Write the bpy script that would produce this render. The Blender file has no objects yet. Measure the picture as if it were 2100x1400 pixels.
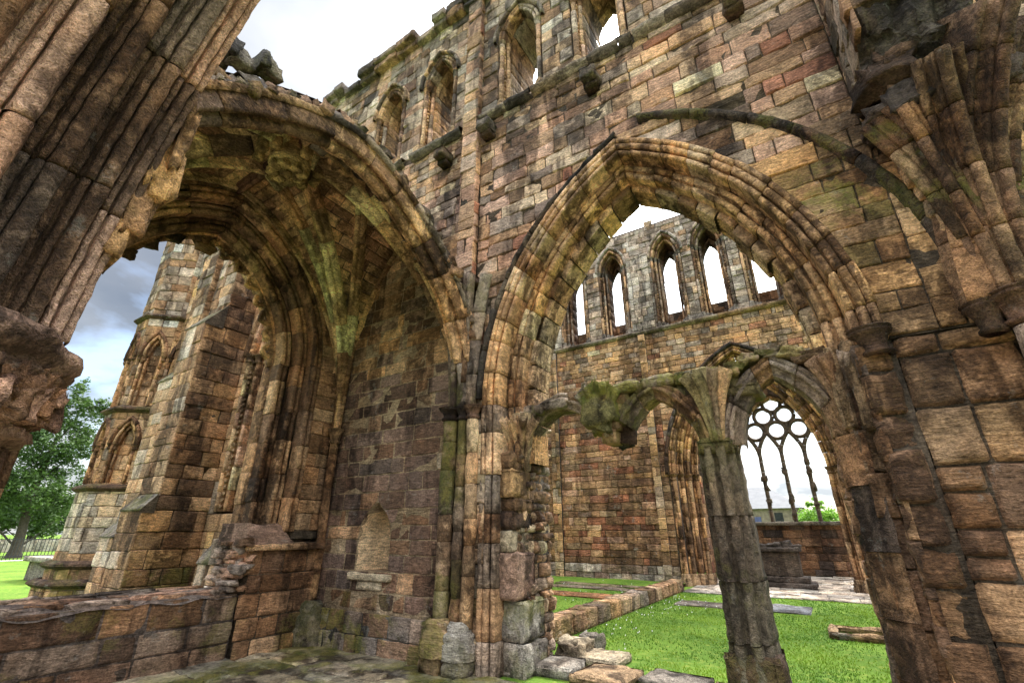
import bpy, math, random
from mathutils import Vector, noise
random.seed(11)
R=random.uniform
S=bpy.context.scene
COL=S.collection
rad=math.radians
sin,cos,sqrt,pi=math.sin,math.cos,math.sqrt,math.pi
def nz(x,y,z,s=1.0,o=3):
    return noise.fractal(Vector((x*s,y*s,z*s)),1.0,2.0,o)
# ------------------------------------------------------------ palettes (albedo, linear)
TAN=(.40,.26,.145);PINK=(.36,.225,.16);GREY=(.255,.215,.175);CHAR=(.075,.066,.062);RED=(.24,.085,.05)
OCH=(.45,.27,.125);BRN=(.22,.125,.065);DBR=(.105,.062,.04);PALE=(.50,.40,.27);OLV=(.20,.175,.07);PUR=(.145,.098,.078)
LGREY=(.40,.355,.30)
def pick(p):
    t=sum(w for w,_ in p);r=R(0,t)
    for w,c in p:
        r-=w
        if r<=0: break
    W=sum(w for w,_ in p);av=[sum(w*q[i] for w,q in p)/W for i in range(3)]
    f=0 if len(p)<2 else .34
    c=[c[i]*(1-f)+av[i]*f for i in range(3)]
    k=R(.55,1.38);j=R(-.06,.06)
    k*=1.55;return (min(.85,c[0]*k*(1.04+j)),min(.8,c[1]*k*.98),min(.8,c[2]*k*(.96-j)))
UPPER=[(3,TAN),(4,(.40,.25,.18)),(2,GREY),(.9,CHAR),(.5,RED),(.9,PALE),(1,BRN)]
CLER=[(4,GREY),(1.5,LGREY),(2,PINK),(1.5,TAN),(.6,BRN),(.4,CHAR)]
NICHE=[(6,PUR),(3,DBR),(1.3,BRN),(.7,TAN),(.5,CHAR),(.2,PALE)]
BIG=[(4,BRN),(2.5,DBR),(1.6,TAN),(1,CHAR),(.6,OCH)]
ORNG=[(3,OCH),(2.5,TAN),(2,BRN),(.8,OLV),(.4,GREY)]
VAULT=[(4,(.44,.31,.15)),(2,(.42,.27,.15)),(1.5,(.5,.34,.16)),(1,BRN)]
ARCHC=[(4,TAN),(3,OCH),(2,BRN),(.5,PALE)]
FARB=[(4,BRN),(3,TAN),(1.2,RED),(1,PINK),(.7,DBR),(.5,OCH)]
FARU=[(3,TAN),(3,OCH),(2,GREY),(1,BRN),(.5,PALE),(.5,RED)]
TUR=[(3,(.30,.185,.10)),(3,TAN),(1.5,OCH),(.8,GREY),(.5,BRN)]
PATCH=[(3,LGREY),(2,PALE),(1,TAN),(.8,GREY)]
COLU=[(3,PINK),(2,BRN),(2,GREY),(1.5,TAN),(1,DBR)]
SCR=[(3,BRN),(2,GREY),(2,OLV),(1,TAN)]
# ------------------------------------------------------------ materials
def N(nt,t,**k):
    n=nt.nodes.new(t)
    for a,b in k.items():
        try: setattr(n,a,b)
        except Exception: n.inputs[a].default_value=b
    return n
def stone(name,moss=.0,stain=.35,white=.1,bump=.5,stretch=2.2,stainscale=.9,rough=.88,attr=True,base=None,sc=1.0):
    m=bpy.data.materials.new(name);m.use_nodes=True;nt=m.node_tree;nt.nodes.clear();L=nt.links.new
    out=N(nt,'ShaderNodeOutputMaterial');b=N(nt,'ShaderNodeBsdfPrincipled');L(b.outputs[0],out.inputs[0])
    b.inputs['Roughness'].default_value=rough
    try: b.inputs['Specular IOR Level'].default_value=.25
    except Exception: pass
    geo=N(nt,'ShaderNodeNewGeometry')
    def mapp(s):
        mp=N(nt,'ShaderNodeMapping');L(geo.outputs['Position'],mp.inputs[0]);mp.inputs['Scale'].default_value=s;return mp.outputs[0]
    def noi(vec,scale,det=4,rg=.6,dist=0):
        n=N(nt,'ShaderNodeTexNoise');L(vec,n.inputs['Vector']);n.inputs['Scale'].default_value=scale;n.inputs['Detail'].default_value=det
        n.inputs['Roughness'].default_value=rg;n.inputs['Distortion'].default_value=dist;return n.outputs['Fac']
    def ramp(fac,a,b_,v0=0,v1=1):
        r=N(nt,'ShaderNodeMapRange');L(fac,r.inputs[0]);r.inputs[1].default_value=a;r.inputs[2].default_value=b_;r.inputs[3].default_value=v0;r.inputs[4].default_value=v1;return r.outputs[0]
    def mix(fac,A,B,mode='MIX'):
        x=N(nt,'ShaderNodeMix');x.data_type='RGBA';x.blend_type=mode;x.clamp_result=False
        if isinstance(fac,(int,float)): x.inputs[0].default_value=fac
        else: L(fac,x.inputs[0])
        for k,v in ((6,A),(7,B)):
            if isinstance(v,tuple): x.inputs[k].default_value=(*v,1)
            else: L(v,x.inputs[k])
        return x.outputs[2]
    def mul(a,b_):
        x=N(nt,'ShaderNodeMath');x.operation='MULTIPLY'
        for i,v in enumerate((a,b_)):
            if isinstance(v,(int,float)): x.inputs[i].default_value=v
            else: L(v,x.inputs[i])
        return x.outputs[0]
    if attr:
        at=N(nt,'ShaderNodeAttribute');at.attribute_name='Col';c=at.outputs['Color'];al=at.outputs['Alpha']
    else:
        rgb=N(nt,'ShaderNodeRGB');rgb.outputs[0].default_value=(*base,1);c=rgb.outputs[0];al=1.0
    bed=mapp((1,1,stretch*1.8))
    iso=mapp((1,1,1));drip=mapp((1.5,1.5,.3))
    n1=noi(iso,5*sc,4,.65,.4);n2=noi(bed,9*sc,4,.7,.6);n3=noi(iso,45*sc,3,.6)
    c=mix(1.0,c,ramp(n1,.3,.72,.5,1.5),'MULTIPLY') if False else c
    def bright(c,f):
        cc=N(nt,'ShaderNodeCombineXYZ')
        for i in range(3): L(f,cc.inputs[i])
        return mix(1.0,c,cc.outputs[0],'MULTIPLY')
    c=bright(c,ramp(n1,.3,.72,.62,1.35))
    c=bright(c,ramp(n2,.32,.68,.45,1.5))
    c=bright(c,ramp(n3,.28,.72,.55,1.4))
    # warm/cool drift inside the stone
    n4=noi(iso,1.7,3,.5)
    c=mix(ramp(n4,.5,.68,0,.45),c,mix(1.0,c,(1.18,.96,.8),'MULTIPLY'))
    # weathering crust with a shape of its own
    s1=noi(drip,stainscale,5,.62,.5);s2=noi(iso,stainscale*3.3,4,.7,.3)
    sf=mul(ramp(s1,.47,.55),ramp(s2,.34,.50))
    c=mix(mul(sf,min(1,stain*2)),c,mix(1.0,c,(.16,.14,.13),'MULTIPLY'))
    g1=noi(iso,1.3,4,.7,.4)
    mf=mul(ramp(g1,.47,.56),ramp(n3,.3,.55,.25,1))
    if moss>0 or attr:
        f=ramp(mul(mf,al),.1,.9,0,.9) if attr else mul(mf,moss)
        gc=mix(ramp(noi(iso,7,3,.6),.4,.6),(.12,.14,.022),(.27,.24,.045))
        c=mix(f,c,gc)
    if white>0:
        w=noi(iso,3.1,6,.78,.2);c=mix(mul(ramp(w,.60,.66),white),c,(.62,.61,.55))
    L(c,b.inputs['Base Color'])
    pits=N(nt,'ShaderNodeTexVoronoi');pits.inputs['Scale'].default_value=16*sc;L(bed,pits.inputs['Vector'])
    hsum=N(nt,'ShaderNodeMath');hsum.operation='ADD'
    L(mul(n2,1.0),hsum.inputs[0]);L(mul(n1,.45),hsum.inputs[1])
    h2=N(nt,'ShaderNodeMath');h2.operation='ADD';L(hsum.outputs[0],h2.inputs[0]);L(mul(n3,.5),h2.inputs[1])
    h3=N(nt,'ShaderNodeMath');h3.operation='ADD';L(h2.outputs[0],h3.inputs[0]);L(mul(ramp(pits.outputs['Distance'],0,.22),.25),h3.inputs[1])
    bp=N(nt,'ShaderNodeBump');bp.inputs['Strength'].default_value=min(1,bump*1.6);bp.inputs['Distance'].default_value=.075*bump*2/sc
    L(h3.outputs[0],bp.inputs['Height']);L(bp.outputs[0],b.inputs['Normal'])
    return m
MS=stone('weathered_sandstone',stain=.42,white=.16)
MN=stone('dark_sandstone',stain=.35,white=.06)
MV=stone('vault_stone',stain=.38,white=.02,stainscale=1.3)
MA=stone('arch_sandstone',stain=.45,white=.05,stainscale=1.6,stretch=1.2)
MF=stone('far_sandstone',stain=.35,white=.3,sc=.6)
MC=stone('column_stone',stain=.45,white=.12,stretch=.6,sc=1.6,bump=.65)
MM=stone('dark_mortar',attr=False,base=(.07,.055,.043),moss=.0,stain=.3,white=.05)
MMP=stone('pale_mortar',attr=False,base=(.40,.29,.18),stain=.2,white=.15)
MMD=stone('old_mortar',attr=False,base=(.13,.095,.065),stain=.3,white=.1)
def simple(name,c,rough=.8,metal=0,c2=None,scale=6,bump=0):
    m=bpy.data.materials.new(name);m.use_nodes=True;nt=m.node_tree;b=nt.nodes['Principled BSDF'];L=nt.links.new
    b.inputs['Roughness'].default_value=rough;b.inputs['Metallic'].default_value=metal
    geo=N(nt,'ShaderNodeNewGeometry');n=N(nt,'ShaderNodeTexNoise');n.inputs['Scale'].default_value=scale;n.inputs['Detail'].default_value=5
    L(geo.outputs['Position'],n.inputs['Vector'])
    r=N(nt,'ShaderNodeMapRange');r.inputs[1].default_value=.35;r.inputs[2].default_value=.65;L(n.outputs['Fac'],r.inputs[0])
    x=N(nt,'ShaderNodeMix');x.data_type='RGBA';L(r.outputs[0],x.inputs[0])
    x.inputs[6].default_value=(*c,1);x.inputs[7].default_value=(*(c2 or tuple(v*.6 for v in c)),1)
    L(x.outputs[2],b.inputs['Base Color'])
    if bump:
        bp=N(nt,'ShaderNodeBump');bp.inputs['Strength'].default_value=bump;bp.inputs['Distance'].default_value=.05;L(n.outputs['Fac'],bp.inputs['Height']);L(bp.outputs[0],b.inputs['Normal'])
    return m
MIRON=simple('black_iron',(.02,.02,.022),.5)
MLEADC=simple('tracery_stone',(.16,.11,.07),.85,c2=(.06,.045,.035),scale=5,bump=.4)
MSLATE=simple('roof_slate',(.09,.095,.11),.7,c2=(.06,.065,.08),scale=2)
MHOUSE=simple('house_rubble',(.24,.19,.14),.9,c2=(.13,.10,.08),scale=3,bump=.5)
MBLUE=simple('blue_paint',(.08,.09,.22),.5)
MGLASS=simple('window_dark',(.03,.035,.04),.15)
MBARK=simple('bark',(.07,.055,.04),.9,scale=9,bump=.6)
# ------------------------------------------------------------ objects
def thing(name,label,cat,loc=(0,0,0),group=None,kind=None):
    o=bpy.data.objects.new(name,None);COL.objects.link(o);o.location=loc;o.empty_display_size=.3
    tag(o,label,cat,group,kind);return o
def tag(o,label=None,cat=None,group=None,kind=None):
    if label:o['label']=label
    if cat:o['category']=cat
    if group:o['group']=group
    if kind:o['kind']=kind
    return o
def wpos(o):
    p=Vector((0,0,0))
    while o: p+=o.location;o=o.parent
    return p
class M:
    def __init__(s): s.v=[];s.f=[];s.c=[]
    def add(s,vs,fs,col):
        n=len(s.v);s.v+=vs;s.f+=[tuple(i+n for i in f) for f in fs]
        c=(*col,0) if len(col)==3 else col
        s.c+=[c]*len(vs)
    def build(s,name,mat,parent=None,smooth=True):
        me=bpy.data.meshes.new(name)
        o=bpy.data.objects.new(name,me);COL.objects.link(o)
        if parent: o.parent=parent;off=wpos(parent)
        else: off=Vector((0,0,0))
        me.from_pydata([(x-off.x,y-off.y,z-off.z) for x,y,z in s.v],[],s.f)
        a=me.color_attributes.new('Col','FLOAT_COLOR','POINT')
        a.data.foreach_set('color',[q for c in s.c for q in c])
        me.materials.append(mat)
        if smooth: me.polygons.foreach_set('use_smooth',[True]*len(me.polygons))
        me.update();return o
def grid(m,P,nu,nv,col,closeu=False):
    fs=[]
    for j in range(nv-1):
        for i in range(nu-1): fs.append((j*nu+i,j*nu+i+1,(j+1)*nu+i+1,(j+1)*nu+i))
        if closeu: fs.append((j*nu+nu-1,j*nu,(j+1)*nu,(j+1)*nu+nu-1))
    m.add(P,fs,col)
def block(m,f,uL,uR,v0,v1,col,dep=.035,prot=0,amp=.012,cell=.12,bev=.014,jit=.007,nscale=5,rnd=.5):
    h=v1-v0;mid=(v0+v1)/2;w=uR(mid)-uL(mid)
    if h<.01: return
    nv=max(1,min(8,round(h/cell)));nu=max(1,min(12,round(max(w,.02)/cell)))
    bev=min(bev,h*.25)
    b2=bev*2.4 if h>bev*9 else None
    vs=[v0+.003,v0+bev]+([v0+b2] if b2 else [])+[v0+bev+(h-2*bev)*k/nv for k in range(1,nv) if not b2 or b2*1.3<bev+(h-2*bev)*k/nv<h-b2*1.3]+([v1-b2] if b2 else [])+[v1-bev,v1-.003]
    P=[];n=len(vs);seed=R(0,50);tl=R(-.012,.012);tv=R(-.010,.010)
    us=[(0,0),(0,1)]+([(0,2.4)] if w>bev*9 else [])+[(k/nu,0) for k in range(1,nu) if not w>bev*9 or .04*0+3.2*bev/w<k/nu<1-3.2*bev/w]+([(1,-2.4)] if w>bev*9 else [])+[(1,-1),(1,0)]
    nn=len(us)
    for j,v in enumerate(vs):
        a=uL(v)+.003;b=uR(v)-.003
        if b<a: a=b=(a+b)/2
        be=min(bev,(b-a)*.12)
        for i,(t,q_) in enumerate(us):
            u=a+(b-a)*t+be*q_
            ring=(j in(0,n-1)) or (i in(0,nn-1))
            ju=nz(u*3+seed,v*3,0,2,1)*jit*2;jv=nz(u*3,v*3+seed,9,2,1)*jit*2
            if ring: d=-dep;ju*=.3;jv*=.3
            else:
                d=prot+nz(u+seed,v,seed,nscale,3)*amp*1.6+tl*(t-.5)+tv*((v-v0)/h-.5)
                e=(1 if i in(1,nn-2) else 0)+(1 if j in(1,n-2) else 0)
                d-=e*rnd*amp*(.2+.9*random.random())*(.6 if i*j else 1)
            P.append(f(u+ju,v+jv,d))
    grid(m,P,nn,n,col)
def op(xc,a,sill,spring,apex):
    H=apex-spring;Rr=(a*a+H*H)/(2*a)
    def ext(z):
        if z<=spring: return (xc-a,xc+a)
        d=Rr*Rr-(z-spring)**2
        hw=max(0,-(Rr-a)+sqrt(max(0,d)))
        return (xc-hw,xc+hw)
    return dict(xc=xc,a=a,sill=sill,spring=spring,apex=apex,R=Rr,ext=ext)
def free(ops,x0,x1,z0,z1):
    mid=(z0+z1)/2
    act=sorted([o for o in ops if o['sill']<mid<o['apex'] or (o['sill']<mid and z0<o['apex'])],key=lambda o:o['xc'])
    act=[o for o in act if o['xc']+o['a']>x0 and o['xc']-o['a']<x1]
    segs=[];L=lambda z:x0
    for o in act:
        segs.append((L,(lambda z,o=o:min(x1,max(x0,o['ext'](z)[0])))))
        L=(lambda z,o=o:min(x1,max(x0,o['ext'](z)[1])))
    segs.append((L,lambda z:x1))
    return segs
def wall(m,f,x0,x1,z0,z1,ops=(),rh=(.22,.32),bl=(.3,.7),pal=UPPER,top=None,colf=None,dep=.035,prot=(-.008,.018),amp=.012,cell=.14,left=None,right=None,mossf=None,jit=.009,bev=.010,miss=0,rnd=.4):
    lv=sorted(set([o['sill'] for o in ops if z0<o['sill']<z1 and x0<o['xc']<x1]))
    z=z0;k=0
    while z<z1-.02:
        h=R(*rh);zn=z+h
        nxt=[l for l in lv if l>z+.01]+[z1]
        lim=min(nxt)
        if zn>lim-rh[0]*.5: zn=lim
        for (L,Rt) in free(ops,x0,x1,z,zn):
            l=max(L(z),L(zn),L((z+zn)/2));r=min(Rt(z),Rt(zn),Rt((z+zn)/2))
            wm=Rt((z+zn)/2)-L((z+zn)/2)
            if wm<.03: continue
            if left and L(z)==x0: L0=L;e=left+0*x0;jl=R(-e,e);L=(lambda q,jl=jl:x0+jl)
            if right and Rt(z)==x1: jr=R(-right,right);Rt=(lambda q,jr=jr:x1+jr)
            js=[];p=l+R(*bl)*R(.5,1)
            while p<r-bl[0]*.6:
                js.append(p);p+=R(*bl)*(1.0 if random.random()>.15 else .45)
            fs=[L]+[(lambda q,c=c:c) for c in js]+[Rt]
            for a,b in zip(fs[:-1],fs[1:]):
                mm=(z+zn)/2;xm=(a(mm)+b(mm))/2
                if top and mm>top(xm): continue
                if miss and random.random()<miss: continue
                c=pick(colf(xm,mm) if colf else pal)
                ms=mossf(xm,mm) if mossf else 0
                if h>.34 and random.random()<.18 and b(mm)-a(mm)>.2:
                    q=z+(zn-z)*R(.4,.6)
                    block(m,f,a,b,z,q,(*c,ms),dep,R(*prot),amp,cell,bev,jit,rnd=rnd);c=pick(colf(xm,mm) if colf else pal)
                    block(m,f,a,b,q,zn,(*c,ms),dep,R(*prot),amp,cell,bev,jit,rnd=rnd)
                else: block(m,f,a,b,z,zn,(*c,ms),dep,R(*prot),amp,cell,bev,jit,rnd=rnd)
        z=zn
def core(m,f,x0,x1,z0,z1,ops,T,d0=-.022,col=(.1,.1,.1),dz=.2,top=None):
    lv=[z0,z1]
    for o in ops:
        for q in(o['sill'],o['apex'],o['spring']):
            if z0<q<z1: lv.append(q)
    lv=sorted(set(lv));zs=[]
    for a,b in zip(lv[:-1],lv[1:]):
        n=max(1,round((b-a)/dz));zs+=[a+(b-a)*k/n for k in range(n)]
    zs.append(lv[-1])
    for a,b in zip(zs[:-1],zs[1:]):
        for L,Rt in free(ops,x0,x1,a,b):
            if Rt((a+b)/2)-L((a+b)/2)<.004: continue
            q=[(L(a),a),(Rt(a),a),(Rt(b),b),(L(b),b)]
            P=[f(u,v,d0) for u,v in q]+[f(u,v,-T) for u,v in q]
            fs=[(0,1,2,3),(7,6,5,4),(0,3,7,4),(1,5,6,2)]
            m.add(P,fs,col)
    for o in ops:   # sills
        if o['sill']>z0+.01 and x0<o['xc']<x1:
            a=o['a'];P=[f(o['xc']-a,o['sill'],d0),f(o['xc']+a,o['sill'],d0),f(o['xc']+a,o['sill'],-T),f(o['xc']-a,o['sill'],-T)]
            m.add(P,[(0,1,2,3)],col)
    P=[f(x0,z1,d0),f(x1,z1,d0),f(x1,z1,-T),f(x0,z1,-T)];m.add(P,[(0,1,2,3)],col)
# sweep of a 2D profile (a,b) along a path F(s)->fn(a,b)->xyz ; chunked into stones
def sweep(m,F,s0,s1,prof,stone=(.3,.45),pal=ARCHC,step=.1,gap=.008,amp=.006,moss=0,wear=.012,mossf=None):
    ca=sum(p[0] for p in prof)/len(prof);cb=sum(p[1] for p in prof)/len(prof)
    s=s0;tot=s1-s0
    while s<s1-1e-4:
        e=s+R(*stone)
        if e>s1-stone[0]*.5: e=s1
        c=pick(pal);n=max(2,round((e-s)/step))
        off=(R(-wear,wear),R(-wear,wear));seed=R(0,99)
        ts=[s+gap*.3,s+gap]+[s+gap+(e-s-2*gap)*k/n for k in range(1,n)]+[e-gap,e-gap*.3]
        P=[]
        for j,t in enumerate(ts):
            end=j in(0,len(ts)-1)
            fn=F(t)
            for (a,b) in prof:
                k=.93 if end else 1
                aa=ca+(a-ca)*k+off[0];bb=cb+(b-cb)*k+off[1]
                if end: bb-=.02
                x,y,z=fn(aa,bb)
                q=nz(x+seed,y,z,9,2)*amp*1.3
                x,y,z=fn(aa+q*.7,bb+q)
                P.append((x,y,z))
        mo=mossf(*P[len(P)//2]) if mossf else moss
        grid(m,P,len(prof),len(ts),(*c,mo))
        s=e
def roll(cx,cy,r,a0,a1,n=6):
    return [(cx+r*cos(rad(a0+(a1-a0)*k/n)),cy+r*sin(rad(a0+(a1-a0)*k/n))) for k in range(n+1)]
def lathe(m,cx,cy,prof,col,n=20,a0=0,a1=360,amp=.0,sx=1,sy=1,ns=4):
    full=abs(a1-a0)>=360;k=n if full else n+1;P=[]
    for (r,z) in prof:
        for i in range(k):
            a=rad(a0+(a1-a0)*i/n);x=cx+r*cos(a)*sx;y=cy+r*sin(a)*sy
            if amp:
                q=nz(x,y,z,ns,3)*amp*2;x+=cos(a)*q;y+=sin(a)*q
            P.append((x,y,z))
    grid(m,P,k,len(prof),col,closeu=full)
def shaft(m,cx,cy,z0,z1,r,pal=ARCHC,drum=(.35,.7),n=12,moss=0,amp=.006,lean=(0,0)):
    z=z0
    while z<z1-.01:
        e=min(z1,z+R(*drum))
        if z1-e<drum[0]*.5:e=z1
        c=(*pick(pal),moss);rr=r*R(.96,1.03);g=min(.012,r*.12)
        nn=max(2,int((e-z)/.15));zs=[z,z+.001,z+g]+[z+(e-z)*k/nn for k in range(1,nn)]+[e-g,e-.001,e]
        pr=[(rr*.8,zs[0]),(rr*.88,zs[1])]+[(rr,q) for q in zs[2:-2]]+[(rr*.88,zs[-2]),(rr*.8,zs[-1])]
        lathe(m,cx+R(-.004,.004),cy+R(-.004,.004),pr,c,n,amp=amp)
        z=e
def capital(m,cx,cy,z,r,col,h=.22,n=16,amp=.008,bell=True):
    lathe(m,cx,cy,[(r*.9,z-h),(r*1.25,z-h+.02),(r*1.25,z-h+.045),(r*.98,z-h+.06),(r*1.02,z-h*.55),(r*1.3,z-h*.3),(r*1.55,z-h*.22),(r*1.7,z-h*.16),(r*1.55,z-h*.1),(r*1.75,z-h*.06),(r*1.8,z-.01),(r*1.6,z),(0,z)],col,n,amp=amp)
def base(m,cx,cy,z,r,col,h=.3,n=16,amp=.008):
    lathe(m,cx,cy,[(r*2.0,z),(r*2.0,z+h*.4),(r*1.75,z+h*.45),(r*1.85,z+h*.55),(r*1.8,z+h*.66),(r*1.4,z+h*.72),(r*1.5,z+h*.85),(r*1.35,z+h*.93),(r,z+h)],col,n,amp=amp)
def rock(m,c,s,col,n=7,amp=.25,seed=None,flat=1):
    seed=R(0,99) if seed is None else seed;P=[];nu=n*2
    for j in range(n+1):
        th=pi*j/n
        for i in range(nu):
            ph=2*pi*i/nu;x,y,z=sin(th)*cos(ph),sin(th)*sin(ph),cos(th)
            k=1+nz(x+seed,y,z,1.3,3)*amp*2
            q=lambda t:math.copysign(abs(t)**.45,t)
            P.append((c[0]+q(x)*s[0]*k,c[1]+q(y)*s[1]*k,c[2]+q(z)*s[2]*k))
    grid(m,P,nu,n+1,col,closeu=True)
def box(m,x0,x1,y0,y1,z0,z1,col=(.1,.1,.1)):
    P=[(x0,y0,z0),(x1,y0,z0),(x1,y1,z0),(x0,y1,z0),(x0,y0,z1),(x1,y0,z1),(x1,y1,z1),(x0,y1,z1)]
    m.add(P,[(0,3,2,1),(4,5,6,7),(0,1,5,4),(1,2,6,5),(2,3,7,6),(3,0,4,7)],col)
def prism(m,pts,d,axis,a0,a1,col):
    pass
def rbox(m,x0,x1,y0,y1,z0,z1,col,cell=.14,amp=.01,bev=.02):
    """a worn stone block: five dressed faces"""
    c=(*col,0) if len(col)==3 else col
    D=dict(dep=.0,prot=.0,amp=amp,cell=cell,bev=bev,jit=.004)
    k=lambda q:(lambda _:q)
    b=bev
    block(m,lambda u,v,d:(u,y0-d+b*0,v),k(x0),k(x1),z0,z1,c,**{**D,'dep':bev})
    block(m,lambda u,v,d:(u,y1+d,v),k(x0),k(x1),z0,z1,c,**{**D,'dep':bev})
    block(m,lambda u,v,d:(x0-d,u,v),k(y0),k(y1),z0,z1,c,**{**D,'dep':bev})
    block(m,lambda u,v,d:(x1+d,u,v),k(y0),k(y1),z0,z1,c,**{**D,'dep':bev})
    block(m,lambda u,v,d:(u,v,z1+d),k(x0),k(x1),y0,y1,c,**{**D,'dep':bev})
    box(m,x0+bev*.6,x1-bev*.6,y0+bev*.6,y1-bev*.6,z0,z1-bev*.6,c)
def ringcore(m,H,o,pts,jamb=0,col=(.1,.08,.05)):
    for sd in(-1,1):
        F,L=archF(H,o,sd);ss=([-jamb,-.001] if jamb else [])+[L*i/20 for i in range(21)];P=[]
        for s in ss:
            for (a,b) in pts: P.append(F(s)(a,b))
        grid(m,P,len(pts),len(ss),col)
# arch path on vertical plane.  H(u,z,b)->xyz : b positive = towards the viewer
def archF(H,o,side,below=0):
    """s<0 : jamb below the spring; s>=0 along the arc. a = radial outward from opening o"""
    xc,a0,zs,Rr=o['xc'],o['a'],o['spring'],o['R']
    cx=xc-a0+Rr if side<0 else xc+a0-Rr
    def F(s):
        def fn(a,b):
            if s<0: return H(xc+side*(a0+a),zs+s,b)
            r=Rr+a
            thm=math.acos(max(-1,min(1,(Rr-a0)/r)))
            Ltot=Rr*math.acos(max(-1,min(1,(Rr-a0)/Rr)))
            th=thm*min(1,s/Ltot)
            return H(cx+side*r*cos(th),zs+r*sin(th),b)
        return fn
    Lt=Rr*math.acos((Rr-a0)/Rr)
    return F,Lt
def archsweep(m,H,o,prof,jamb=0,**k):
    for side in(-1,1):
        F,L=archF(H,o,side)
        if jamb>0: sweep(m,F,-jamb,0,prof,**k)
        sweep(m,F,0,L,prof,**k)
def voussoirs(m,H,o,r0,r1,b,pal=ARCHC,w=(.25,.4),jamb=0,dep=.03,prot=(-.005,.015),soffit=0,amp=.01,cell=.14,mossf=None,side_=(-1,1)):
    for side in side_:
        F,L=archF(H,o,side)
        s=-jamb
        while s<L-1e-3:
            e=s+R(*w)
            if e>L-w[0]*.5:e=L
            if s<0<e and e-0>0: e=min(e,0) if -s>w[0]*.4 else e
            c=pick(pal);pr=R(*prot)
            if soffit:
                block(m,lambda u,v,d:F(v)(r0-d,b-u),lambda q:0,lambda q:soffit,s,e,(*c,0),dep,pr,amp,cell)
            else:
                block(m,lambda u,v,d:F(v)(u,b+d),lambda q:r0,lambda q:r1,s,e,(*c,0),dep,pr,amp,cell)
            s=e
# ============================================================ THE NEAR CHOIR WALL
D=5.35;ZS=3.3
HW=lambda u,z,b:(u,D-b,z)           # b towards the camera
fW=lambda u,v,d:(u,D-d,v)
ARC=op(-1.56,2.37,-1,ZS,7.1)
def ARCo(r):   # concentric opening
    o=dict(ARC);o['a']=ARC['a']+r;o['R']=ARC['R']+r
    o['apex']=ZS+sqrt(o['R']**2-(ARC['R']-ARC['a'])**2)
    def ext(z):
        if z<=ZS: return (o['xc']-o['a'],o['xc']+o['a'])
        hw=max(0,-(ARC['R']-ARC['a'])+sqrt(max(0,o['R']**2-(z-ZS)**2)));return (o['xc']-hw,o['xc']+hw)
    o['ext']=ext;return o
CW=[op(x,.50,9.1,11.0,11.82) for x in(-6.93,-5.36,-3.28,-1.66,.35)]
LAN=[op(-10.42,.62,1.95,5.5,7.0)]
NIC=op(-5.98,.36,1.05,1.5,2.03)
ops=[ARC]+CW+LAN+[NIC]
wall_t=thing('choir_wall','tall roofless sandstone choir wall with a great pointed arch and a row of upper lancets','ruined wall',(-1.5,D+.6,0))
mm=M()
mossD=lambda x,z:max(0,min(.9,(.75 if (z-4.9)+abs(x-1.2)*.9<.9 and x>.2 and z>3.9 else .12 if z>3.4 else .0)))
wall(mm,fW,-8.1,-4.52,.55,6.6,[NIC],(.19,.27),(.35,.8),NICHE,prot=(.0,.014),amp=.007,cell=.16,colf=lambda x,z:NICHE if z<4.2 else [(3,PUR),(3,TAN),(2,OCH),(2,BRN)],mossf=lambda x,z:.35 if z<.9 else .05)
wall(mm,fW,-8.1,-4.52,6.6,8.95,[],(.17,.24),(.2,.45),UPPER)
wall(mm,fW,-15.4,-8.1,0,8.95,LAN,(.26,.36),(.4,.8),TUR,cell=.2)
wall(mm,fW,-4.16,1.2,ZS+.02,8.95,[ARC],(.17,.31),(.22,.7),UPPER,cell=.11,amp=.017,dep=.026,miss=.004,
     colf=lambda x,z:(ORNG if (x>.1 and z<5.9) else UPPER),mossf=lambda x,z:.75*math.exp(-((x-.75)/.5)**2-((z-5.05)/.55)**2),prot=(-.012,.022))
wall(mm,fW,1.2,4.4,ZS+.02,8.95,[],(.24,.36),(.35,.75),UPPER,cell=.12,amp=.016,colf=lambda x,z:(ORNG if z<6.2 else UPPER),mossf=lambda x,z:.2 if z<5.2 else 0,prot=(-.012,.025))
wall(mm,fW,.83,4.4,-.05,ZS,[],(.36,.5),(.38,.68),BIG,cell=.06,amp=.022,prot=(-.02,.045),bev=.03,jit=.014,dep=.06,rnd=.7,mossf=lambda x,z:.1)
topf=lambda x:13.0+nz(x*1.3,3,1,1,3)*.22
wall(mm,fW,-15.4,4.4,9.12,13.5,CW,(.22,.34),(.25,.6),CLER,top=topf,cell=.15)
mm.build('masonry',MS,wall_t)
mm=M();core(mm,fW,-8.1,-4.5,0,6.8,[NIC],.6,.0);mm.build('mortar_bed',MMP,wall_t)
mm=M();core(mm,fW,-15.4,-8.1,0,13.0,LAN+CW,.65);core(mm,fW,-8.1,-4.5,6.8,12.95,CW,1.25);core(mm,fW,-4.5,4.4,ZS,12.95,[ARCo(.02)]+CW,1.25,-.018);core(mm,fW,.84,4.4,0,ZS,[],1.25,-.045)
mm.build('wall_core',MMD,wall_t)
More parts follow.
